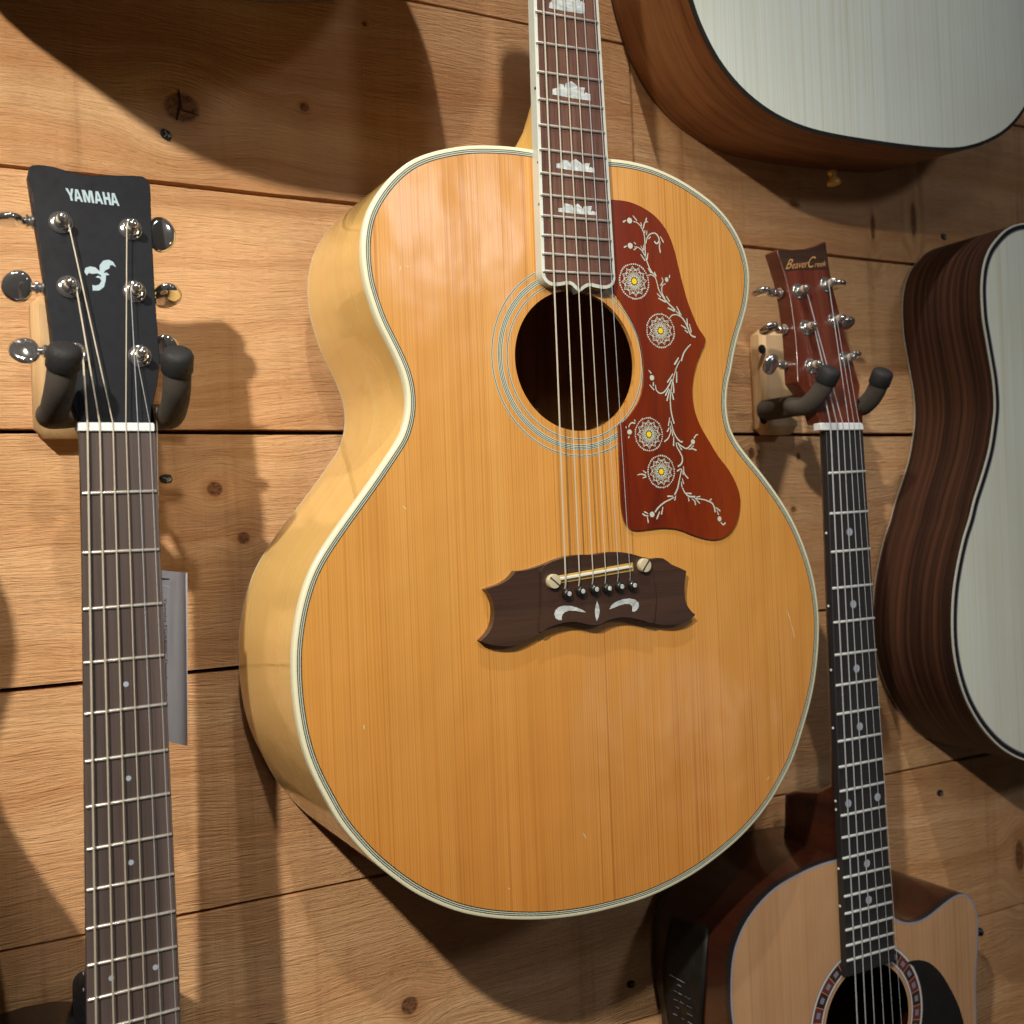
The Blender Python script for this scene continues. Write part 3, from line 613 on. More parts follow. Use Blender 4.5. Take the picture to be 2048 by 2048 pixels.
# neck shaft and heel
st = []
for y, d, kx in ((-752, .020, 1), (-300, .021, 1), (60, .022, 1), (180, .024, 1), (218, .027, 1), (236, .036, .97), (250, .048, .96), (262, .062, .93), (275, .078, .90), (290, .092, .88), (318, .096, .86)):
    l = at(*ex(LT, LB, y), DB+0.0077)-O; r = at(*ex(RT, RB, y+10), DB+0.0077)-O; r.z = l.z
    c = (l+r)/2; st.append((c+(l-c)*1.03*kx, c+(r-c)*1.03*kx, d, 2.3 if y < 215 else 5.0))
neck(G, st, 0, M['maple'])
# bridge
BD = DM-0.0082; WD = DM-0.0060
BR = [(88,812),(150,838),(220,851),(300,855),(380,842),(460,806),(540,762),(620,718),(700,688),(780,670),(850,667),(920,680),(985,691),(1045,687),(1100,660),(1180,632),(1260,627),(1340,640),(1420,660),(1500,675),(1580,684),(1650,684),(1720,667),(1780,632),(1815,602)]
BR2 = [(1815,602),(1775,565),(1742,510),(1728,440),(1730,340),(1742,250)]; BR3 = [(1742,250),(1690,225),(1625,197),(1592,172),(1555,148)]; BR4 = [(1555,148),(1510,143),(1460,152),(1380,135),(1300,112),(1210,97),(1120,97),(1040,108),(980,118),(900,118),(800,128),(720,150),(620,190),(520,225),(440,245),(370,250)]
BR5 = [(370,250),(320,310),(250,352),(180,378),(125,398)]; BR6 = [(125,398),(165,450),(190,520),(195,600),(180,690),(140,760),(88,812)]
bp = []
for seg in (BR, BR2, BR3, BR4, BR5, BR6): bp += cr([at(x, y, WD)-O for x, y in zbr(seg)], 3)[:-1]
bridge = prism('bridge', bp, 0.0059, M['bridge'], G); bev(bridge, 0.0014, 3, 30)
CP = [(577,240),(622,193),(720,154),(800,132),(900,122),(980,122),(1040,112),(1120,101),(1210,101),(1300,116),(1380,139),(1455,157),(1478,300),(1500,450),(1492,560),(1478,666),(1420,655),(1340,635),(1260,621),(1180,626),(1100,652),(1045,680),(985,685),(920,673),(850,659),(780,662),(700,681),(620,711),(562,742),(572,600),(577,450),(575,300)]
bev(prism('raised_centre', cr([at(x, y, BD)-O for x, y in zbr(CP)], 2, True), 0.0021, M['bridge'], bridge), 0.0011, 3, 30)
def bq(pts, D, th, mat, name, par=bridge): return prism(name, [at(x, y, D)-O for x, y in zbr(pts)], th, M[mat], par)
bev(bq([(700,354),(705,288),(1312,181),(1318,250)], BD-0.0006, 0.001, 'brass', 'saddle_tray'), 0.0002)
bev(bq([(706,330),(709,304),(1304,204),(1308,225)], BD-0.0026, 0.003, 'saddle', 'saddle'), 0.0005)
for x, y, a in ((662, 333, -0.7), (1392, 204, 0.9)):
    c = at(*zbr([(x, y)])[0], BD)-O; lathe('screw', [(0.0050, 0), (0.0050, 0.0030), (0.0046, 0.0036), (0.0002, 0.0040)], c, (0, -1, 0), M['pearl_screw'], bridge, 28)
    d = Vector((math.cos(a), 0, math.sin(a)))*0.0046; n_ = Vector((-d.z, 0, d.x)).normalized()*0.0005; u = Vector((0, -0.0041, 0))
    prism('screw_slot', [c+u-d-n_, c+u+d-n_, c+u+d+n_, c+u-d+n_], 0.0006, M['print'], bridge)
pins = [(762,428),(872,408),(982,392),(1085,384),(1185,370),(1287,360)]
for x, y in pins:
    c = at(*zbr([(x, y)])[0], BD)-O
    b = lathe('bridge_pin', [(0.0022, 0), (0.0030, 0.0006), (0.0036, 0.0022), (0.0036, 0.0034), (0.0030, 0.0046), (0.0019, 0.0052), (0.0001, 0.0053)], c, (0.12, -1, -0.05), M['black'], bridge, 16)
    cc = c + Vector((0.12, -1, -0.05)).normalized()*0.0054
    lathe('pin_dot', [(0.0017, 0), (0.0016, 0.0003), (0.0001, 0.0005)], cc, (0.12, -1, -0.05), M['pearl'], G, 14)
inlay(zbr, [(740,645),(715,646),(690,630),(679,600),(688,565),(715,540),(755,528),(810,530),(860,543),(905,562),(935,583),(900,580),(850,570),(800,568),(765,580),(745,600),(738,622)], 'crescent_inlay', bridge, BD-0.00012)
inlay(zbr, [(1122,558),(1140,525),(1180,495),(1230,477),(1285,470),(1330,480),(1357,505),(1360,535),(1345,562),(1325,577),(1305,575),(1308,550),(1300,525),(1280,514),(1245,515),(1200,528),(1160,545)], 'crescent_inlay', bridge, BD-0.00012)
inlay(zbr, [(1023,490),(1038,530),(1044,575),(1036,620),(1021,652),(1010,620),(1006,575),(1012,530)], 'lozenge_inlay', bridge, BD-0.00012)
# strings: over the fingerboard, across the saddle and down to the pins
SD = DB-0.0040
tops = [1087, 1108.6, 1128.5, 1148.6, 1167.7, 1189]; sx0 = [1129.6, 1157, 1183.5, 1209, 1235.7, 1258.8]
sad = [(1131.3,1157),(1159,1151.5),(1185.8,1145),(1211,1140.5),(1236.3,1136),(1259.2,1132)]
for i in range(6):
    a0 = ex((tops[i], 0), (sx0[i], 1080), NY); c = zbr([pins[i]])[0]
    pA = at(*a0, SD)-O; pB = at(*sad[i], BD-0.0030)-O; pC = at(c[0], c[1]-5, BD-0.0005)-O
    r = (0.00062, 0.00051, 0.00042, 0.00035, 0.00025, 0.00021)[i]
    mid = [pA.lerp(pB, k) for k in (0, .5, .985)] + [pB, pB.lerp(pC, 0.5)-Vector((0, 0.0006, 0)), pC]
    tube('string', mid, r, M['bronze' if i < 4 else 'steel'], G, 6)
# small dents and scratches in the lacquer
for a, b in (((1573,1218),(1582,1246)), ((1582,1246),(1589,1276)), ((801,532),(799,542)), ((812,532),(818,533)), ((1166,1666),(1172,1678)), ((1534,1560),(1538,1552)), ((727,1449),(728,1459)), ((1016,1776),(1020,1779)), ((806,1012),(812,1020))):
    p, q = at(*a, DM-0.00003)-O, at(*b, DM-0.00003)-O
    tube('scratch', [p, p.lerp(q, 0.5)+Vector((0.0003, 0, 0)), q], [0.00008, 0.00022, 0.00008], M['ivory'], G, 4, ell=0.3)
# ================================================================== shared small hardware
def tuner(g, head, px, py, D, b, z0, bx, by, bD, rot, side, rb=0.0072, bs=(0.0088, 0.0105), hang=(0.25, 0, 0.12), edge=None):
    """bushing, string post, shaft and button of one machine head; returns the post top"""
    o = Vector(g.location); c = at(px, py, D, b, z0)-o; ax = Vector((0, -1, b*0.8)).normalized()
    t = lathe('tuner', [(rb, 0), (rb, 0.0007), (rb*0.93, 0.0013), (rb*0.62, 0.0016), (rb*0.55, 0.0026), (rb*0.42, 0.0030), (0.0001, 0.0030)], c, ax, M['chrome'], g, 26)
    tp = Vector(c)
    lathe('post', [(0.0030, 0.002), (0.0031, 0.0042), (0.0023, 0.0056), (0.0022, 0.0078), (0.0029, 0.0090), (0.0030, 0.0105), (0.0024, 0.0118), (0.0008, 0.0123)], c, ax, M['chrome'], t, 18)
    # string wound on the post
    pts = []
    for k in range(37):
        a = k/12*2*math.pi; pts.append(c + ax*(0.0056+0.0018*k/36) + Vector((math.cos(a), 0, math.sin(a)))*0.0029)
    tube('string_winding', pts, 0.00042, M['bronze'], t, 5)
    B = at(bx, by, bD)-o                      # button centre
    S = Vector((edge if edge is not None else c.x+side*0.016, B.y, B.z))
    inner = B - Vector((side*bs[0]*0.8, 0, 0))
    L = (inner-S).length
    prof = [(0.0046, 0), (0.0046, 0.001), (0.0035, 0.0014), (0.0030, L*0.35), (0.0040, L*0.45), (0.0040, L*0.62), (0.0026, L*0.7), (0.0022, L)]
    lathe('shaft', prof, S, (inner-S), M['chrome'], t, 16)
    # lobed oval button: shaft along x, flat face turned by rot about it
    vs, fs = [], []; n, m = 28, 8
    for i in range(m+1):
        ph = math.pi*i/m; yy = -math.cos(ph)*0.0026; k = math.sin(ph)**0.45 if 0 < i < m else 0.001
        for j in range(n):
            a = 2*math.pi*j/n; rx = bs[0]*math.cos(a); rz = bs[1]*math.sin(a)*(1 - 0.10*math.cos(a)*side)
            v = Vector((rx*k, yy, rz*k)); vs.append(B + Matrix.Rotation(rot, 3, 'X') @ v)
    for i in range(m):
        for j in range(n): fs.append((i*n+j, i*n+(j+1) % n, (i+1)*n+(j+1) % n, (i+1)*n+j))
    mesh('button', vs, fs, M['chrome'], t, 50)
    return c + ax*0.0062
def hanger(name, lab, nx, ny, ND, yD, dips, tips, block, holes, grp='wall hangers'):
    nc = at(nx, ny, ND); e = tag(empty(name, (nc.x, WALL, nc.z)), lab, 'guitar hanger', grp); o = Vector(e.location)
    W_, T_, B_ = block
    zt_, zb2 = T_-o.z, B_-o.z; xl, xr = W_[0]-o.x, W_[1]-o.x; th = 0.024
    ch = 0.012
    bl = prism('wood_block', [Vector((xl, -th, zb2+ch*0.0)), Vector((xr, -th, zb2)), Vector((xr, -th, zt_)), Vector((xl, -th, zt_))], th-0.0004, M['block'], e)
    bev(bl, 0.0065, 1, 60)
    for hx, hz in holes:
        q = at(hx, hz, WALL-th)-o; h = lathe('screw_hole', [(0.0044, -0.0002), (0.0044, 0.0003), (0.0001, 0.0003)], q, (0, -1, 0), M['hole_black'], bl, 18)
    y = yD-WALL; q = tips[1]/0.096
    tube('stem', [Vector((0, -th+0.001, 0)), Vector((0, y*0.5-th*0.5, 0)), Vector((0, y, 0))], [0.0098, 0.0098, 0.0096], M['foam'], e, 20)
    for s in (-1, 1):
        P = [Vector((0, y+0.001, 0)), Vector((s*0.014, y+0.002, -0.001)), Vector((s*0.027, y-0.005*q, -0.003)), Vector((s*0.0325, y-0.020*q, dips)), Vector((s*0.0325, y-0.044*q, dips-0.001)), Vector((s*0.032, y-0.064*q, dips+0.004)), Vector((s*0.031, y-0.080*q, dips+0.012)), Vector((s*0.030, y-0.088*q, dips+0.022))]
        tip = Vector((s*tips[0], y-tips[1], tips[2]))
        P[-1] = tip.lerp(P[-2], 0.35); P.append(tip)
        C = cr(P, 6); a = tube('arm', C, 0.0079, M['foam'], e, 20)
        d = (C[-1]-C[-5]).normalized(); L = 0.0125
        lathe('end_cap', [(0.0084, -L), (0.0090, -L+0.0010), (0.0091, -0.0025), (0.0080, 0.0), (0.0060, 0.0012), (0.0001, 0.0016)], C[-1]+d*0.0012, d, M['cap'], a, 22)
    return e
# ================================================================== black-headed guitar at the left
YD = 0.652
OY = at(232, 1700, YD)
Y = tag(empty('acoustic_guitar', OY), 'guitar with satin black headstock lettered YAMAHA and long grey-brown fingerboard', 'guitar')
yl = lambda y: ((159.5-165)/(862-985)*(y-862)+159.5 if y < 985 else 165+(y-985)*(176-165)/(2040-985)) - 1.5
yr = lambda y: 309.6+(y-862)*(360.5-309.6)/(2021-862)
ys = [862, 985, 1105, 1325, 1520, 1700, 1860, 2040]
joint = 2124
yL = [at(yl(y), y, YD)-OY for y in ys] + [at(yl(2330)+1, 2330, YD)-OY]
yR = [at(yr(y), y, YD)-OY for y in ys] + [at(yr(2290), 2290, YD)-OY]
yb = prism('fretboard', yL+yR[::-1], 0.006, M['grey_board'], Y)
yf = [((165,986.8),(312.7,982.3)),((165,1106),(317.5,1099)),((166.4,1218.8),(322.8,1206.8)),((167.5,1326),(327.3,1310.6)),((169,1428.5),(332,1408)),((170,1523.4),(335,1500)),((172.3,1615),(338.7,1586.8)),((173.6,1699.7),(342.7,1668.4)),((173.6,1781),(347,1748)),((173.5,1858.5),(349.6,1822)),((175,1932),(352.5,1893)),((175.7,2001),(355,1956)),((176.5,2066),(358,2017)),((177,2128),(361,2076)),((177,2186),(363,2131)),((177,2240),(365,2183))]
for a, b in yf: fret(yb, (a[0]-1, a[1]), (b[0]+1, b[1]), YD-0.0004, OY, 0.0010)
for x, y in ((251.8,1368.4),(257,1556.6),(261.9,1724.9),(222.8,1956.3),(310.9,1934.5)):
    disc('position_dot', at(x, y, YD)-OY, 0.00155, -0.0002, M['dot'], yb, 20, 0.0003)
for x, y in ((163,1376),(164.5,1567.7),(166.5,1738.6),(168.5,1947),(168.5,1979)):
    p = at(x, y, YD+0.002)-OY; p.x = p.x-0.0003; lathe('side_dot', [(0.0009, 0), (0.0009, 0.0003)], p, (-1, 0, 0), M['dot'], yb, 10)
st = []
for y, d, kx, pw in ((800,.016,.98,2.2),(830,.017,1,2.2),(862,.0175,1,2.2),(1400,.018,1,2.2),(1900,.020,1,2.2),(1955,.023,1,2.4),(1985,.036,1,4),(2020,.062,1,6),(2055,.088,.99,8),(2085,.106,.98,8),(2150,.112,.97,8)):
    l = at(max(yl(y), 157), y, YD+0.0061)-OY; r = at(yr(y), y, YD+0.0061)-OY; r.z = l.z; c = (l+r)/2
    st.append((c+(l-c)*kx*1.005, c+(r-c)*kx*1.005, d, pw))
for s_ in st[:2]: s_[0].y += 0.003; s_[1].y += 0.003
neck(Y, st, 0, M['satin_black'])
nb_ = prism('nut', [at(x, y, YD-0.0016)-OY for x, y in z2([(588,168),(1158,172),(1166,180),(1169,228),(1163,236),(590,233)])], 0.0075, M['nut'], Y); bev(nb_, 0.0009, 3)
zn = at(232, 846, YD).z
HB = 0.12; HD = YD+0.0040
hp = lambda x, y, d=0.0: at(x, y, HD+d, HB, zn)-OY
HL = z1([(545,1935),(515,1840),(470,1740),(420,1620),(397,1480),(385,1350),(340,1000),(295,700),(255,450),(228,270),(212,170),(220,130),(245,113),(300,111),(400,124),(500,154),(600,180),(700,192),(850,190),(1000,192),(1075,198),(1118,222),(1135,275),(1145,600),(1165,1000),(1185,1300),(1207,1560),(1205,1640),(1185,1780),(1160,1900)])
HL = z2([(594,172),(580,130),(560,70)]) + HL + z2([(1148,40),(1141,100),(1140,172)])
hs = prism('headstock', [hp(x, y) for x, y in HL], 0.0145, M['satin_black'], Y); bev(hs, 0.0012, 3, 30)
# lettering
def hm(tl, tr, br, bl): return quadmap(tl, tr, br, bl, lambda x, y: hp(x, y, -0.00012))
GL = {'Y': [[(0,0),(.3,0),(.5,.40),(.70,0),(1,0),(.64,.60),(.64,1),(.36,1),(.36,.60)]],
      'A': [[(0,1),(.33,0),(.67,0),(1,1),(.73,1),(.67,.80),(.33,.80),(.27,1)], [(.5,.20),(.61,.60),(.39,.60)]],
      'M': [[(0,1),(0,0),(.33,0),(.5,.62),(.67,0),(1,0),(1,1),(.77,1),(.77,.32),(.59,1),(.41,1),(.23,.32),(.23,1)]],
      'H': [[(0,0),(.31,0),(.31,.38),(.69,.38),(.69,0),(1,0),(1,1),(.69,1),(.69,.60),(.31,.60),(.31,1),(0,1)]]}
q = z1([(492,287),(884,328),(903,423),(512,379)]); fm = hm(*q)
for ch, u0, u1 in (('Y',0,.155),('A',.135,.295),('M',.315,.515),('A',.53,.69),('H',.71,.845),('A',.845,1.0)):
    loops = [[fm(u0+(u1-u0)*u, v) for u, v in lp] for lp in GL[ch]]
    mesh('letter', [p for l in loops for p in l], tess(loops), M['silver_print'], hs)
EM = z1([(700,1061),(697,1018),(722,1024),(750,1014),(765,988),(755,968),(722,960),(738,948),(765,958),(760,943),(735,930),(700,934),(668,928),(655,947),(636,920),(645,890),(680,878),(720,886),(752,915),(752,870),(778,836),(820,827),(855,845),(876,886),(850,868),(830,870),(826,893),(792,910),(785,930),(805,925),(826,944),(800,944),(798,985),(785,1032),(750,1060)])
em = [hp(x, y, -0.00012) for x, y in EM]; mesh('emblem', em, tess([em]), M['silver_print'], hs)
def b3(x, y, D, f=z1): return (*f([(x, y)])[0], D)
Lx = lambda y: hp(*z1([(212+(y-170)*0.158, y)])[0]).x
Rx = lambda y: hp(*z1([(1133+(y-270)*0.058, y)])[0]).x
tn = []
for (px, py), (bx, by), bD, rot, sd in (((460,550),(62,525),.684,1.52,-1),((520,1035),(128,1030),.679,0.55,-1),((572,1540),(182,1512),.674,-0.6,-1),
                                       ((985,600),(1218,640),.688,0.12,1),((1015,1070),(1262,1100),.683,1.05,1),((1055,1555),(1245,1510),.678,0.7,1)):
    P_ = z1([(px, py)])[0]; B_ = z1([(bx, by)])[0]
    bs = (0.0086, 0.0098) if sd < 0 else (0.0088, 0.0108)
    tn.append(tuner(Y, hs, *P_, HD, HB, zn, *B_, bD, rot, sd, 0.0067, bs, edge=(Lx(by) if sd < 0 else Rx(by)-0.002)))
gY = (0.00060, 0.00050, 0.00041, 0.00033, 0.00023, 0.00019)
nutx = [(175,846),(199.3,846),(225.8,846),(251.8,847),(275.6,847),(299.5,847)]
botx = [(192.3,2048),(227.2,2048),(258.7,2048),(289.9,2048),(321.7,2048),(352,2048)]
order = [2, 1, 0, 3, 4, 5]
YS = YD-0.0034
for i in range(6):
    n_ = at(*nutx[i], YD-0.0022)-OY; e0 = at(*botx[i], YS)-OY
    e1 = n_ + (e0-n_)*1.5; e1.y = e0.y-0.001
    T = tn[order[i]]+Vector((0.003 if i < 3 else -0.003, 0.0, 0))
    tube('string', [T, T.lerp(n_, 0.5), n_, n_.lerp(e1, 0.5), e1], gY[i], M['bronze' if i < 4 else 'steel'], Y, 6)
# body, mostly under the frame: shoulder, cutaway horn and lower bouts
YB = 0.660
yo = [(173,2140),(120,2146),(60,2160),(0,2186),(-60,2250),(-110,2320),(-125,2400),(-110,2480),(-80,2540),(-80,2600),(-120,2680),(-180,2780),(-215,2900),(-200,3020),(-130,3130),(0,3210),(160,3240),(330,3225),(500,3180),(640,3090),(700,2980),(715,2860),(690,2740),(640,2620),(620,2540),(650,2450),(700,2370),(722,2290),(712,2225),(690,2196),(655,2178),(625,2177),(590,2196),(540,2240),(480,2270),(420,2262),(380,2230),(362,2160)]
PY = relax(cr([at(x, y, YB)-OY for x, y in yo], 4, True), 1); oy = YB-YD
YI = [PY, inset(PY, 0.0022)]
mesh('soundboard', YI[1], tess([YI[1]]), M['tan_top'], Y)
ring('binding', YI[0], YI[1], M['black'], Y)
LO = lambda f: [Vector((p.x, oy+(0.104)*f, p.z)) for p in PY]
skin('rim', [LO(f) for f in (0, .06, .5, .94, 1)], M['black'], Y)
mesh('back', LO(1), tess([LO(1)]), M['black'], Y)
hanger('guitar_hanger', 'pale oak block with black-capped foam arms holding the black headstock', 233, 806, YD, 0.700, -0.004, (0.0295, 0.076, 0.025), ((at(62,800,WALL).x, at(262,800,WALL).x), at(62,600,WALL).z, at(62,880,WALL).z), [(140,821)])
# card hanging behind the neck, its cord
CD = 0.690
CO = at(330, 1300, CD)
card = tag(empty('price_card', CO), 'grey printed card hanging behind the black-headed guitar neck', 'price tag')
cols = [(238,CD),(290,CD),(330,CD),(350,CD-.001),(362,CD-.003),(370,CD-.008),(375,CD-.016)]
def cpt(x, D, v):
    y0_ = 1132+(x-238)*0.10; y1_ = 1462+(x-238)*0.215; return at(x, y0_+(y1_-y0_)*v, D)-CO
vs = [cpt(x, D, v) for v in (0, .5, 1) for x, D in cols]; n = len(cols)
fr = [(r*n+c, r*n+c+1, (r+1)*n+c+1, (r+1)*n+c) for r in range(2) for c in range(n-1)]
N0 = len(vs); vs2 = vs+[v+Vector((0, 0.0005, 0)) for v in vs]
sheet = mesh('sheet', vs2, fr+[tuple(i+N0 for i in f[::-1]) for f in fr], M['paper'], card, 50)
def cp(x, y, d=0.0003): return at(x, y, CD-d)-CO
def line(pts, wd, mat, par, nm='printed_line', d=0.0004):
    C = [at(x, y, CD-d)-CO for x, y in pts]; tube(nm, C, wd, mat, par, 4, ell=0.3)
line([(300,1156.5),(346,1158.5),(351,1161),(352.5,1168),(354.5,1465),(352,1470.5),(347,1471.5)], 0.0004, M['print'], sheet)
line([(300,1170),(338,1173.5),(341,1178),(343.5,1460)], 0.00035, M['nut'], sheet)
v_, f_ = text_tris('Yamaha FGX800C Dreadnought Cutaway', lambda u, v: cp(333.5-v*7.5+u*3, 1196+u*265))
mesh('printed_text', v_, f_, M['print'], sheet)
v_, f_ = text_tris('.com', lambda u, v: cp(333.5+u*17, 1461.5+v*7)); mesh('printed_text', v_, f_, M['print'], sheet)
tube('cord', [at(313.5, 815, CD-0.02)-CO, at(315, 960, CD-0.01)-CO, at(318, 1142, CD)-CO], 0.0004, M['nut'], card, 6)
# ================================================================== red-brown guitar at the right
BDd = 0.676
OB = at(1700, 1400, BDd)
B = tag(empty('acoustic_guitar', OB), 'red-brown glossy headstock guitar with black fingerboard and tan cutaway body', 'guitar')
bl_ = lambda y: 1652.6+(y-861)*(1676.6-1652.6)/(1536-861) if y < 1536 else 1676.6+(y-1536)*(1694-1676.6)/(1954-1536)
br_ = lambda y: 1725.5+(y-861)*(1765.6-1725.5)/(1536-861) if y < 1536 else 1765.6+(y-1536)*(1789.5-1765.6)/(1910-1536)
ys = [861, 1000, 1200, 1400, 1536, 1700, 1850]
bb = prism('fretboard', [at(bl_(y), y, BDd)-OB for y in ys+[1955]] + [at(1733, 1943, BDd)-OB, at(1790.4, 1922, BDd)-OB] + [at(br_(y), y, BDd)-OB for y in ys[::-1]], 0.0065, M['ebony'], B)
bev(bb, 0.0006, 2, 60)
fb = [(946.5,942.8),(1027.6,1022.9),(1104.5,1097.6),(1177,1169.2),(1245.5,1236.2),(1310.5,1299.9)]
for n_ in range(7, 12): yy = 860+1538*(1-2**(-n_/12)); fb.append((yy, yy-11.5-(n_-6)*1.4))
fb += [(1632,1612.6),(1676,1656),(1717.4,1695.4),(1756,1734),(1793.6,1770),(1828,1804),(1861,1835),(1892,1866),(1922,1894)]
for a, b in fb: fret(bb, (bl_(a)+1, a), (br_(b)+1, b), BDd-0.0004, OB, 0.00125, 'fret2')
for x, y in ((1699,1064),(1706.4,1208.4),(1713,1337),(1719.5,1453),(1696.5,1607),(1755,1594),(1733.7,1727),(1737.4,1799.8)):
    disc('position_dot', at(x, y, BDd)-OB, 0.0034, -0.0002, M['dot'], bb, 24, 0.0003)
for x, y in ((1654.5,1066),(1658.7,1211.9),(1664,1340),(1668,1456),(1673,1602),(1674,1619),(1679,1737),(1682,1812)):
    p = at(x-1.5, y, BDd+0.002)-OB; lathe('side_dot', [(0.0011, 0), (0.0011, 0.0003)], p-Vector((0.0002, 0, 0)), (-1, 0, 0), M['nut'], bb, 10)
st = []
for y, d, kx, pw in ((800,.016,.95,2.2),(861,.019,1,2.2),(1500,.021,1,2.2),(1580,.023,1,2.2),(1600,.034,1,5),(1612,.062,.99,7),(1625,.075,.97,8),(1690,.078,.96,8),(1740,.082,.95,8)):
    l = at(bl_(max(y, 861)), y, BDd+0.0066)-OB; r = at(br_(max(y, 861)), y, BDd+0.0066)-OB; r.z = l.z; c = (l+r)/2
    st.append((c+(l-c)*kx, c+(r-c)*kx, d, pw))
neck(B, st, 0, M['mahogany_dark'], pw=2.6)
nu = prism('nut', [at(x, y, BDd-0.002)-OB for x, y in zh([(695,1748),(1050,1748),(1062,1760),(1072,1800),(1066,1812),(700,1814)])], 0.009, M['nut'], B); bev(nu, 0.0012, 3)
znb = at(1690, 846, BDd).z; HBb = 0.14; HDb = BDd+0.004
hb = lambda x, y, d=0.0: at(x, y, HDb+d, HBb, znb)-OB
HL2 = zh([(698,1755),(660,1640),(600,1530),(530,1440),(500,1400),(493,1290),(488,1150),(478,1000),(460,860),(438,700),(400,520),(345,340),(318,264),(350,247),(450,256),(560,248),(650,222),(742,182),(752,250),(772,400),(803,580),(850,760),(900,950),(958,1150),(1008,1330),(1040,1430),(1028,1520),(1015,1600),(1028,1690),(1052,1755)])
h2 = prism('headstock', [hb(x, y) for x, y in HL2], 0.0165, M['red_gloss'], B); bev(h2, 0.0013, 3, 30)
fc = [hb(x, y, -0.00015) for x, y in zh([(326,272),(352,256),(450,264),(560,257),(650,232),(736,194),(745,260),(764,398),(752,425),(600,432),(500,428),(392,448),(350,340)])]
o_ = mesh('dark_end_panel', fc, tess([fc]), M['bridge'], h2)
def word(s, q, sh):
    fm = quadmap(*zh(q), lambda x, y: hb(x, y, -0.0003)); v_, f_ = text_tris(s, fm, sh); mesh('letter', v_, f_, M['gold_print'], h2)
word('B', [(412,338),(462,335),(440,420),(392,424)], 0.25); word('eaver', [(452,378),(588,362),(586,408),(448,420)], 0.25)
word('C', [(600,312),(655,314),(640,410),(582,412)], 0.25); word('reek', [(648,360),(746,348),(744,396),(642,408)], 0.25)
tb = []
Lb = lambda y: hb(*zh([(318+(y-264)*0.17 if y < 1150 else 488, y)])[0]).x
for (px, py), (bx, by), bD, rot, sd in (((505,615),(178,618),.705,1.45,-1),((570,930),(245,935),.702,1.2,-1),((610,1262),(262,1245),.698,0.45,-1),
                                       ((742,560),(880,560),.712,1.4,1),((812,868),(960,900),.708,1.0,1),((905,1200),(1010,1170),.702,1.4,1)):
    P_ = zh([(px, py)])[0]; B_ = zh([(bx, by)])[0]
    if sd > 0: B_ = (B_[0]-10, B_[1])
    tb.append(tuner(B, h2, *P_, HDb, HBb, znb, *B_, bD, rot, sd, 0.0069, (0.0078, 0.0092), edge=(Lb(by)+0.004 if sd < 0 else at(*B_, bD).x-OB.x-0.014)))
nx_ = [zh([q])[0] for q in ((780,1760),(838,1760),(888,1760),(940,1760),(985,1760),(1028,1760))]
bx_ = [(1714.7,2048),(1731.6,2048),(1749,2048),(1767.7,2048),(1786,2048),(1803,2048)]
for i in range(6):
    n_ = at(*nx_[i], BDd-0.0030)-OB; e0 = at(*bx_[i], BDd-0.0042)-OB; e1 = n_+(e0-n_)*1.32
    T = tb[[2, 1, 0, 3, 4, 5][i]]+Vector((0.003 if i < 3 else -0.003, 0, 0))
    tube('string', [T, T.lerp(n_, .5), n_, n_.lerp(e1, .5), e1], gY[i]*1.05, M['steel'], B, 6)
BB = 0.684
bo = [(1674.5,1718),(1637,1728.5),(1600,1745),(1558.6,1768),(1529.6,1792.7),(1504.7,1821.7),(1484,1855),(1469.5,1892),(1462.5,1929),(1460.4,1970.8),(1461,2012),(1465,2048),(1474,2100),(1480,2160),(1470,2220),(1445,2300),(1425,2400),(1425,2500),(1450,2600),(1510,2680),(1620,2740),(1760,2740),(1900,2690),(2000,2600),(2050,2480),(2050,2350),(2010,2230),(1970,2150),(1956,2100),(1954,2048),(1952,1962.5),(1955,1908.7),(1957,1859),(1954,1821.7),(1943.7,1798),(1927,1786.5),(1906,1792.7),(1881.5,1811),(1856.7,1831),(1836,1841.6),(1815,1844.5),(1798.7,1840),(1782,1828),(1765,1790),(1758,1740),(1750,1706)]
PBv = relax(cr([at(x, y, BB)-OB for x, y in bo], 4, True), 2); ob = BB-BDd
J = [PBv] + [inset(PBv, d) for d in (0.0010, 0.0017, 0.0021)]
bh = at(1736, 2043, BB)-OB
hl = circ(bh, 0.0485, ob)
mesh('soundboard', list(J[3])+hl, tess([J[3], hl]), M['tan_top'], B)
ring('purfling', J[0], J[1], M['lilac'], B); ring('purfling', J[1], J[2], M['dot'], B); ring('purfling', J[2], J[3], M['lilac'], B)
LB_ = lambda a, k=1: [Vector((p.x, ob+a, p.z)) for p in PBv]
skin('binding', [LB_(0), LB_(0.0062)], M['black'], B); skin('back_binding', [LB_(0.0975), LB_(0.104)], M['black'], B)
rimB = skin('rim', [LB_(a) for a in (0.0062, .03, .055, .08, 0.0975)], M['mahogany_dark'], B)
mesh('back', LB_(0.104), tess([LB_(0.104)]), M['mahogany_dark'], B)
Rr = 0.0485
for r0, r1, m in ((1.06,1.075,'lilac'),(1.075,1.10,'saddle'),(1.10,1.115,'lilac'),(1.30,1.315,'lilac'),(1.315,1.345,'saddle'),(1.345,1.36,'lilac')):
    ring('rosette_ring', circ(bh, Rr*r0, ob-0.0002, 90), circ(bh, Rr*r1, ob-0.0002, 90), M[m], B)
parts, parts2 = [], []
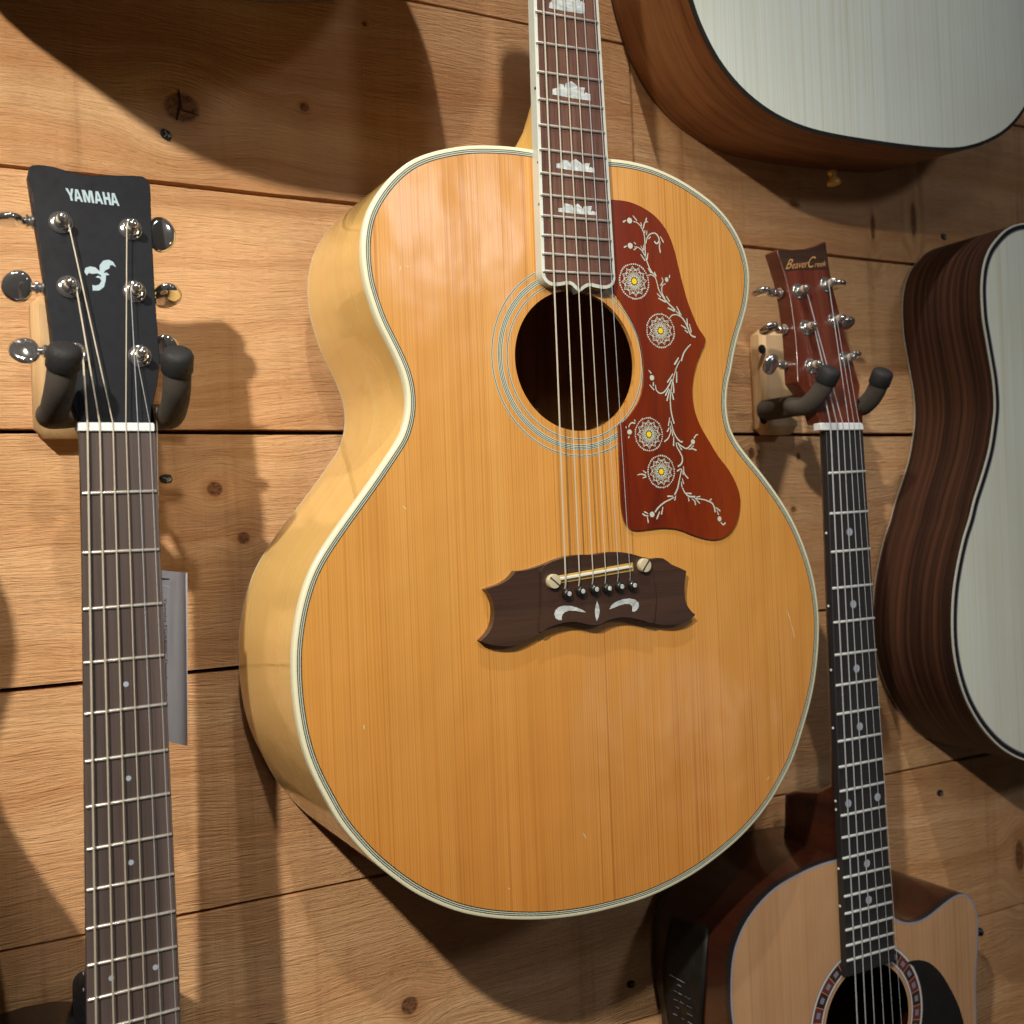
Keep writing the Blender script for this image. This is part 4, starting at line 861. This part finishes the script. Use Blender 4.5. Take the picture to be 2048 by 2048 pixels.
for k in range(30):
    a0 = 2*math.pi*k/30; a1 = 2*math.pi*(k+0.94)/30
    def arcq(ra, rb_, a, b, y):
        m = 4; return [Vector((bh.x+Rr*ra*math.cos(a+(b-a)*i/m), y, bh.z+Rr*ra*math.sin(a+(b-a)*i/m))) for i in range(m+1)] + [Vector((bh.x+Rr*rb_*math.cos(b-(b-a)*i/m), y, bh.z+Rr*rb_*math.sin(b-(b-a)*i/m))) for i in range(m+1)]
    q_ = arcq(1.115, 1.30, a0, a1, ob-0.0002); parts.append((q_, [tuple(range(10))]))
    ai = a0+(a1-a0)*.28; aj = a0+(a1-a0)*.72
    q_ = arcq(1.165, 1.25, ai, aj, ob-0.00032); parts2.append((q_, [tuple(range(10))]))
for k, p_ in enumerate(parts): mesh('rosette_tile', p_[0], p_[1], M['rosette_red'] if k % 2 else M['bridge'], B)
for p_ in parts2: mesh('rosette_tile', p_[0], p_[1], M['lilac'], B)
pgp = [at(x, y, BB-0.0008)-OB for x, y in ((1815,1925),(1829,1921),(1845,1921),(1861,1927),(1881.5,1946),(1902,1979),(1919,2016),(1929,2055),(1935,2120),(1915,2150),(1880,2150),(1860,2120))]
cut = [Vector((bh.x+Rr*1.365*math.cos(a), pgp[0].y, bh.z+Rr*1.365*math.sin(a))) for a in [(-50+k*9)*math.pi/180 for k in range(0, 12)]]
po = cr(pgp, 3); bev(prism('pickguard', po+[c for c in cut if c.z < po[0].z and c.z > po[-1].z], 0.0007, M['black'], B), 0.0003)
# preamp let into the upper rim: its outline is dropped onto the rim surface
bm = bmesh.new(); bm.from_mesh(rimB.data); bv = BVHTree.FromBMesh(bm); bm.free()
def onrim(x, y, off=0.0007):
    d = ray(x, y).normalized(); h = bv.ray_cast(-OB, d)
    if h[0] is None: return None
    nn = h[1] if h[1].dot(d) < 0 else -h[1]
    return h[0]+nn*off
c4q = [(1345,1832),(1419,1858),(1404,2075),(1346,2075)]
grid = []; nu_, nv_ = 8, 12; ok_ = True
for j in range(nv_+1):
    for i2 in range(nu_+1):
        u, v = i2/nu_, j/nv_
        x = (1-v)*((1-u)*c4q[0][0]+u*c4q[1][0])+v*((1-u)*c4q[3][0]+u*c4q[2][0]) - 17*math.sin(math.pi*v)*(1-u); y = (1-v)*((1-u)*c4q[0][1]+u*c4q[1][1])+v*((1-u)*c4q[3][1]+u*c4q[2][1])
        p = onrim(x, y, 0.0012); ok_ = ok_ and p is not None; grid.append(p)
if ok_:
    pre = mesh('preamp', grid, [(j*(nu_+1)+i2, j*(nu_+1)+i2+1, (j+1)*(nu_+1)+i2+1, (j+1)*(nu_+1)+i2) for j in range(nv_) for i2 in range(nu_)], M['hole_black'], B, 40)
    sol = pre.modifiers.new('thickness', 'SOLIDIFY'); sol.thickness = 0.0012; sol.offset = 0
    for a, b, wd in (((445,1155),(650,1270),7),((555,1290),(608,1320),7),((500,1370),(548,1392),3),((568,1405),(612,1430),8),((640,1440),(730,1490),3),((590,1525),(635,1552),5),((500,1490),(560,1510),3),((680,1575),(750,1610),3),((525,1590),(575,1615),4),((497,1690),(548,1715),8),((690,1680),(760,1725),4),((610,1755),(640,1770),4),((700,1800),(770,1845),8)):
        p, q = zp([a])[0], zp([b])[0]; A_, B__ = onrim(*p, 0.0028), onrim(*q, 0.0028)
        if A_ and B__: tube('printed_mark', [A_, B__], wd/6.9/2200*0.5, M['dot'], pre, 4)
else: print('PREAMP MISSED')
lathe('strap_button', [(0.003, 0), (0.0035, 0.001), (0.0025, 0.003), (0.004, 0.005), (0.004, 0.006), (0.0001, 0.007)], at(1952, 1865, BB+0.03)-OB, (1, 0, -0.1), M['black'], B, 18)
hanger('guitar_hanger', 'pale oak block with foam arms holding the red-brown headstock', 1690, 795, BDd, 0.713, -0.005, (0.0300, 0.052, 0.020), ((at(1497,790,WALL).x, at(1562,790,WALL).x), at(1500,662,WALL).z, at(1500,872,WALL).z), [(1524,698.5),(1527,839)])
# ================================================================== cream-topped guitars
def body(g, og, px, D, dep, up, topm, sidem, rings_, side_bind, extra=(), it=2, uvflip=False):
    P = cr([at(x, y, D)-og for x, y in px] + [Vector((x, 0, z)) for x, z in extra], 4, True); P = relax(P, it)
    ds = [0]; K = [P]
    for wd, m in rings_: ds.append(ds[-1]+wd); K.append(inset(P, ds[-1]))
    for k, (wd, m) in enumerate(rings_): ring('binding' if k == 0 else 'purfling', K[k], K[k+1], M[m], g)
    mesh('soundboard', K[-1], tess([K[-1]]), M[topm], g)
    def L(a): return [Vector((p.x, a, p.z+up*a/dep)) for p in P]
    s = 0.0
    for wd, m in side_bind: skin('side_binding', [L(s), L(s+wd)], M[m], g); s += wd
    bd = side_bind[0][0] if side_bind else 0
    skin('rim', [L(s+(dep-s-bd*0.6)*f) for f in (0, .25, .5, .75, 1)], M[sidem], g)
    skin('back_binding', [L(dep-bd*0.6), L(dep)], M[side_bind[0][1]], g)
    mesh('back', L(dep), tess([L(dep)]), M[sidem], g)
    return P
D1 = 0.700
O1 = at(1770, 280, D1)
g1 = tag(empty('acoustic_guitar', O1), 'cream spruce guitar top with thin black edge and mahogany side, hanging at the top right', 'guitar')
c1 = [(1352,-260),(1347,-160),(1360,-70),(1380,0),(1393,39.5),(1415,88),(1441,132),(1476.6,175.6),(1516,210.7),(1560,239),(1612.6,261),(1674,275.7),(1748.7,287.5),(1814.6,296.3),(1867,301),(1911,302),(1946,296),(1981,283),(2016.5,261),(2048,224),(2078,165),(2096,90),(2100,0),(2094,-80)]
body(g1, O1, c1, D1, 0.099, 0.010, 'cream_top', 'mahogany', ((0.0034, 'black'),), ((0.0022, 'black'),), extra=((.1745, .23), (.145, .29), (.142, .34), (.152, .39), (.140, .45), (.10, .49), (.03, .51), (-.04, .51), (-.10, .49), (-.140, .45), (-.152, .39), (-.142, .34), (-.146, .29), (-.175, .24)))
lathe('strap_button', [(0.0045, 0), (0.005, 0.002), (0.0035, 0.004), (0.0040, 0.007), (0.0068, 0.010), (0.0066, 0.0125), (0.003, 0.0135), (0.0001, 0.0136)], at(1664, 343, 0.757)-O1, (0.05, -0.1, -1), M['brass'], g1, 20)
D2 = 0.700
O2 = at(2100, 900, D2)
g2 = tag(empty('acoustic_guitar', O2), 'pale-topped guitar with dark striped rosewood side, cut off by the right edge', 'guitar')
c2 = [(2048,445.5),(2026,451),(2009.6,460.5),(1994.7,476),(1981,494),(1971.5,516),(1965.7,540.8),(1963,574),(1964,607),(1966.5,640),(1972,673),(1979.5,717),(1985.6,753),(1988.9,786),(1989.7,819),(1986,852.5),(1979.8,894),(1971.5,927),(1960,965),(1948,1001.6),(1939,1040),(1928,1073),(1915,1131.5),(1907,1184.6),(1904.4,1237.6),(1906,1289.7),(1913.5,1339),(1926.8,1385.8),(1943,1422),(1965,1457),(1993,1488.5),(2017.9,1506.7),(2048,1521),(2100,1530),(2180,1528),(2260,1500),(2310,1440),(2335,1360),(2345,1270),(2340,1180),(2320,1090),(2290,1000),(2265,910),(2262,830),(2275,740),(2290,650),(2285,560),(2255,490),(2200,450),(2120,440)]
body(g2, O2, c2, D2, 0.097, 0.0, 'cream_top2', 'rosewood_side', ((0.0016, 'ivory_white'), (0.0042, 'black'), (0.0012, 'lilac')), ((0.0014, 'ivory_white'), (0.0016, 'black')))
tube('neck_heel', [at(2085, 470, 0.712)-O2, at(2060, 462, 0.73)-O2, at(2030, 462, 0.742)-O2], [0.012, 0.011, 0.009], M['red_gloss'], g2, 14)
# ---- guitars hung in the row above and to the left, of which the photo shows an edge or the shadow
D3 = 0.600
O3 = Vector((0.150, D3, 0.349))
g3 = tag(empty('acoustic_guitar', O3), 'dark mahogany guitar at the top edge, above the black headstock', 'guitar')
q3 = [(0, 0), (.07, .004), (.14, .03), (.185, .085), (.198, .15), (.185, .21), (.155, .265), (.135, .31), (.135, .345), (.148, .39), (.140, .44), (.10, .485), (.03, .505)]
ex3 = q3 + [(-x, z) for x, z in q3[::-1][:-1]]
body(g3, O3, [], D3, 0.100, 0.0, 'tan_top', 'mahogany_dark', ((0.003, 'black'),), ((0.003, 'black'),), extra=ex3)
D4 = 0.66
O4 = Vector((-0.178, D4, -0.365))
g4 = tag(empty('acoustic_guitar', O4), 'guitar beyond the left edge, seen only by its curved shadow on the boards', 'guitar')
body(g4, O4, [], D4, 0.100, 0.0, 'tan_top', 'mahogany_dark', ((0.003, 'black'),), ((0.003, 'black'),), extra=ex3)
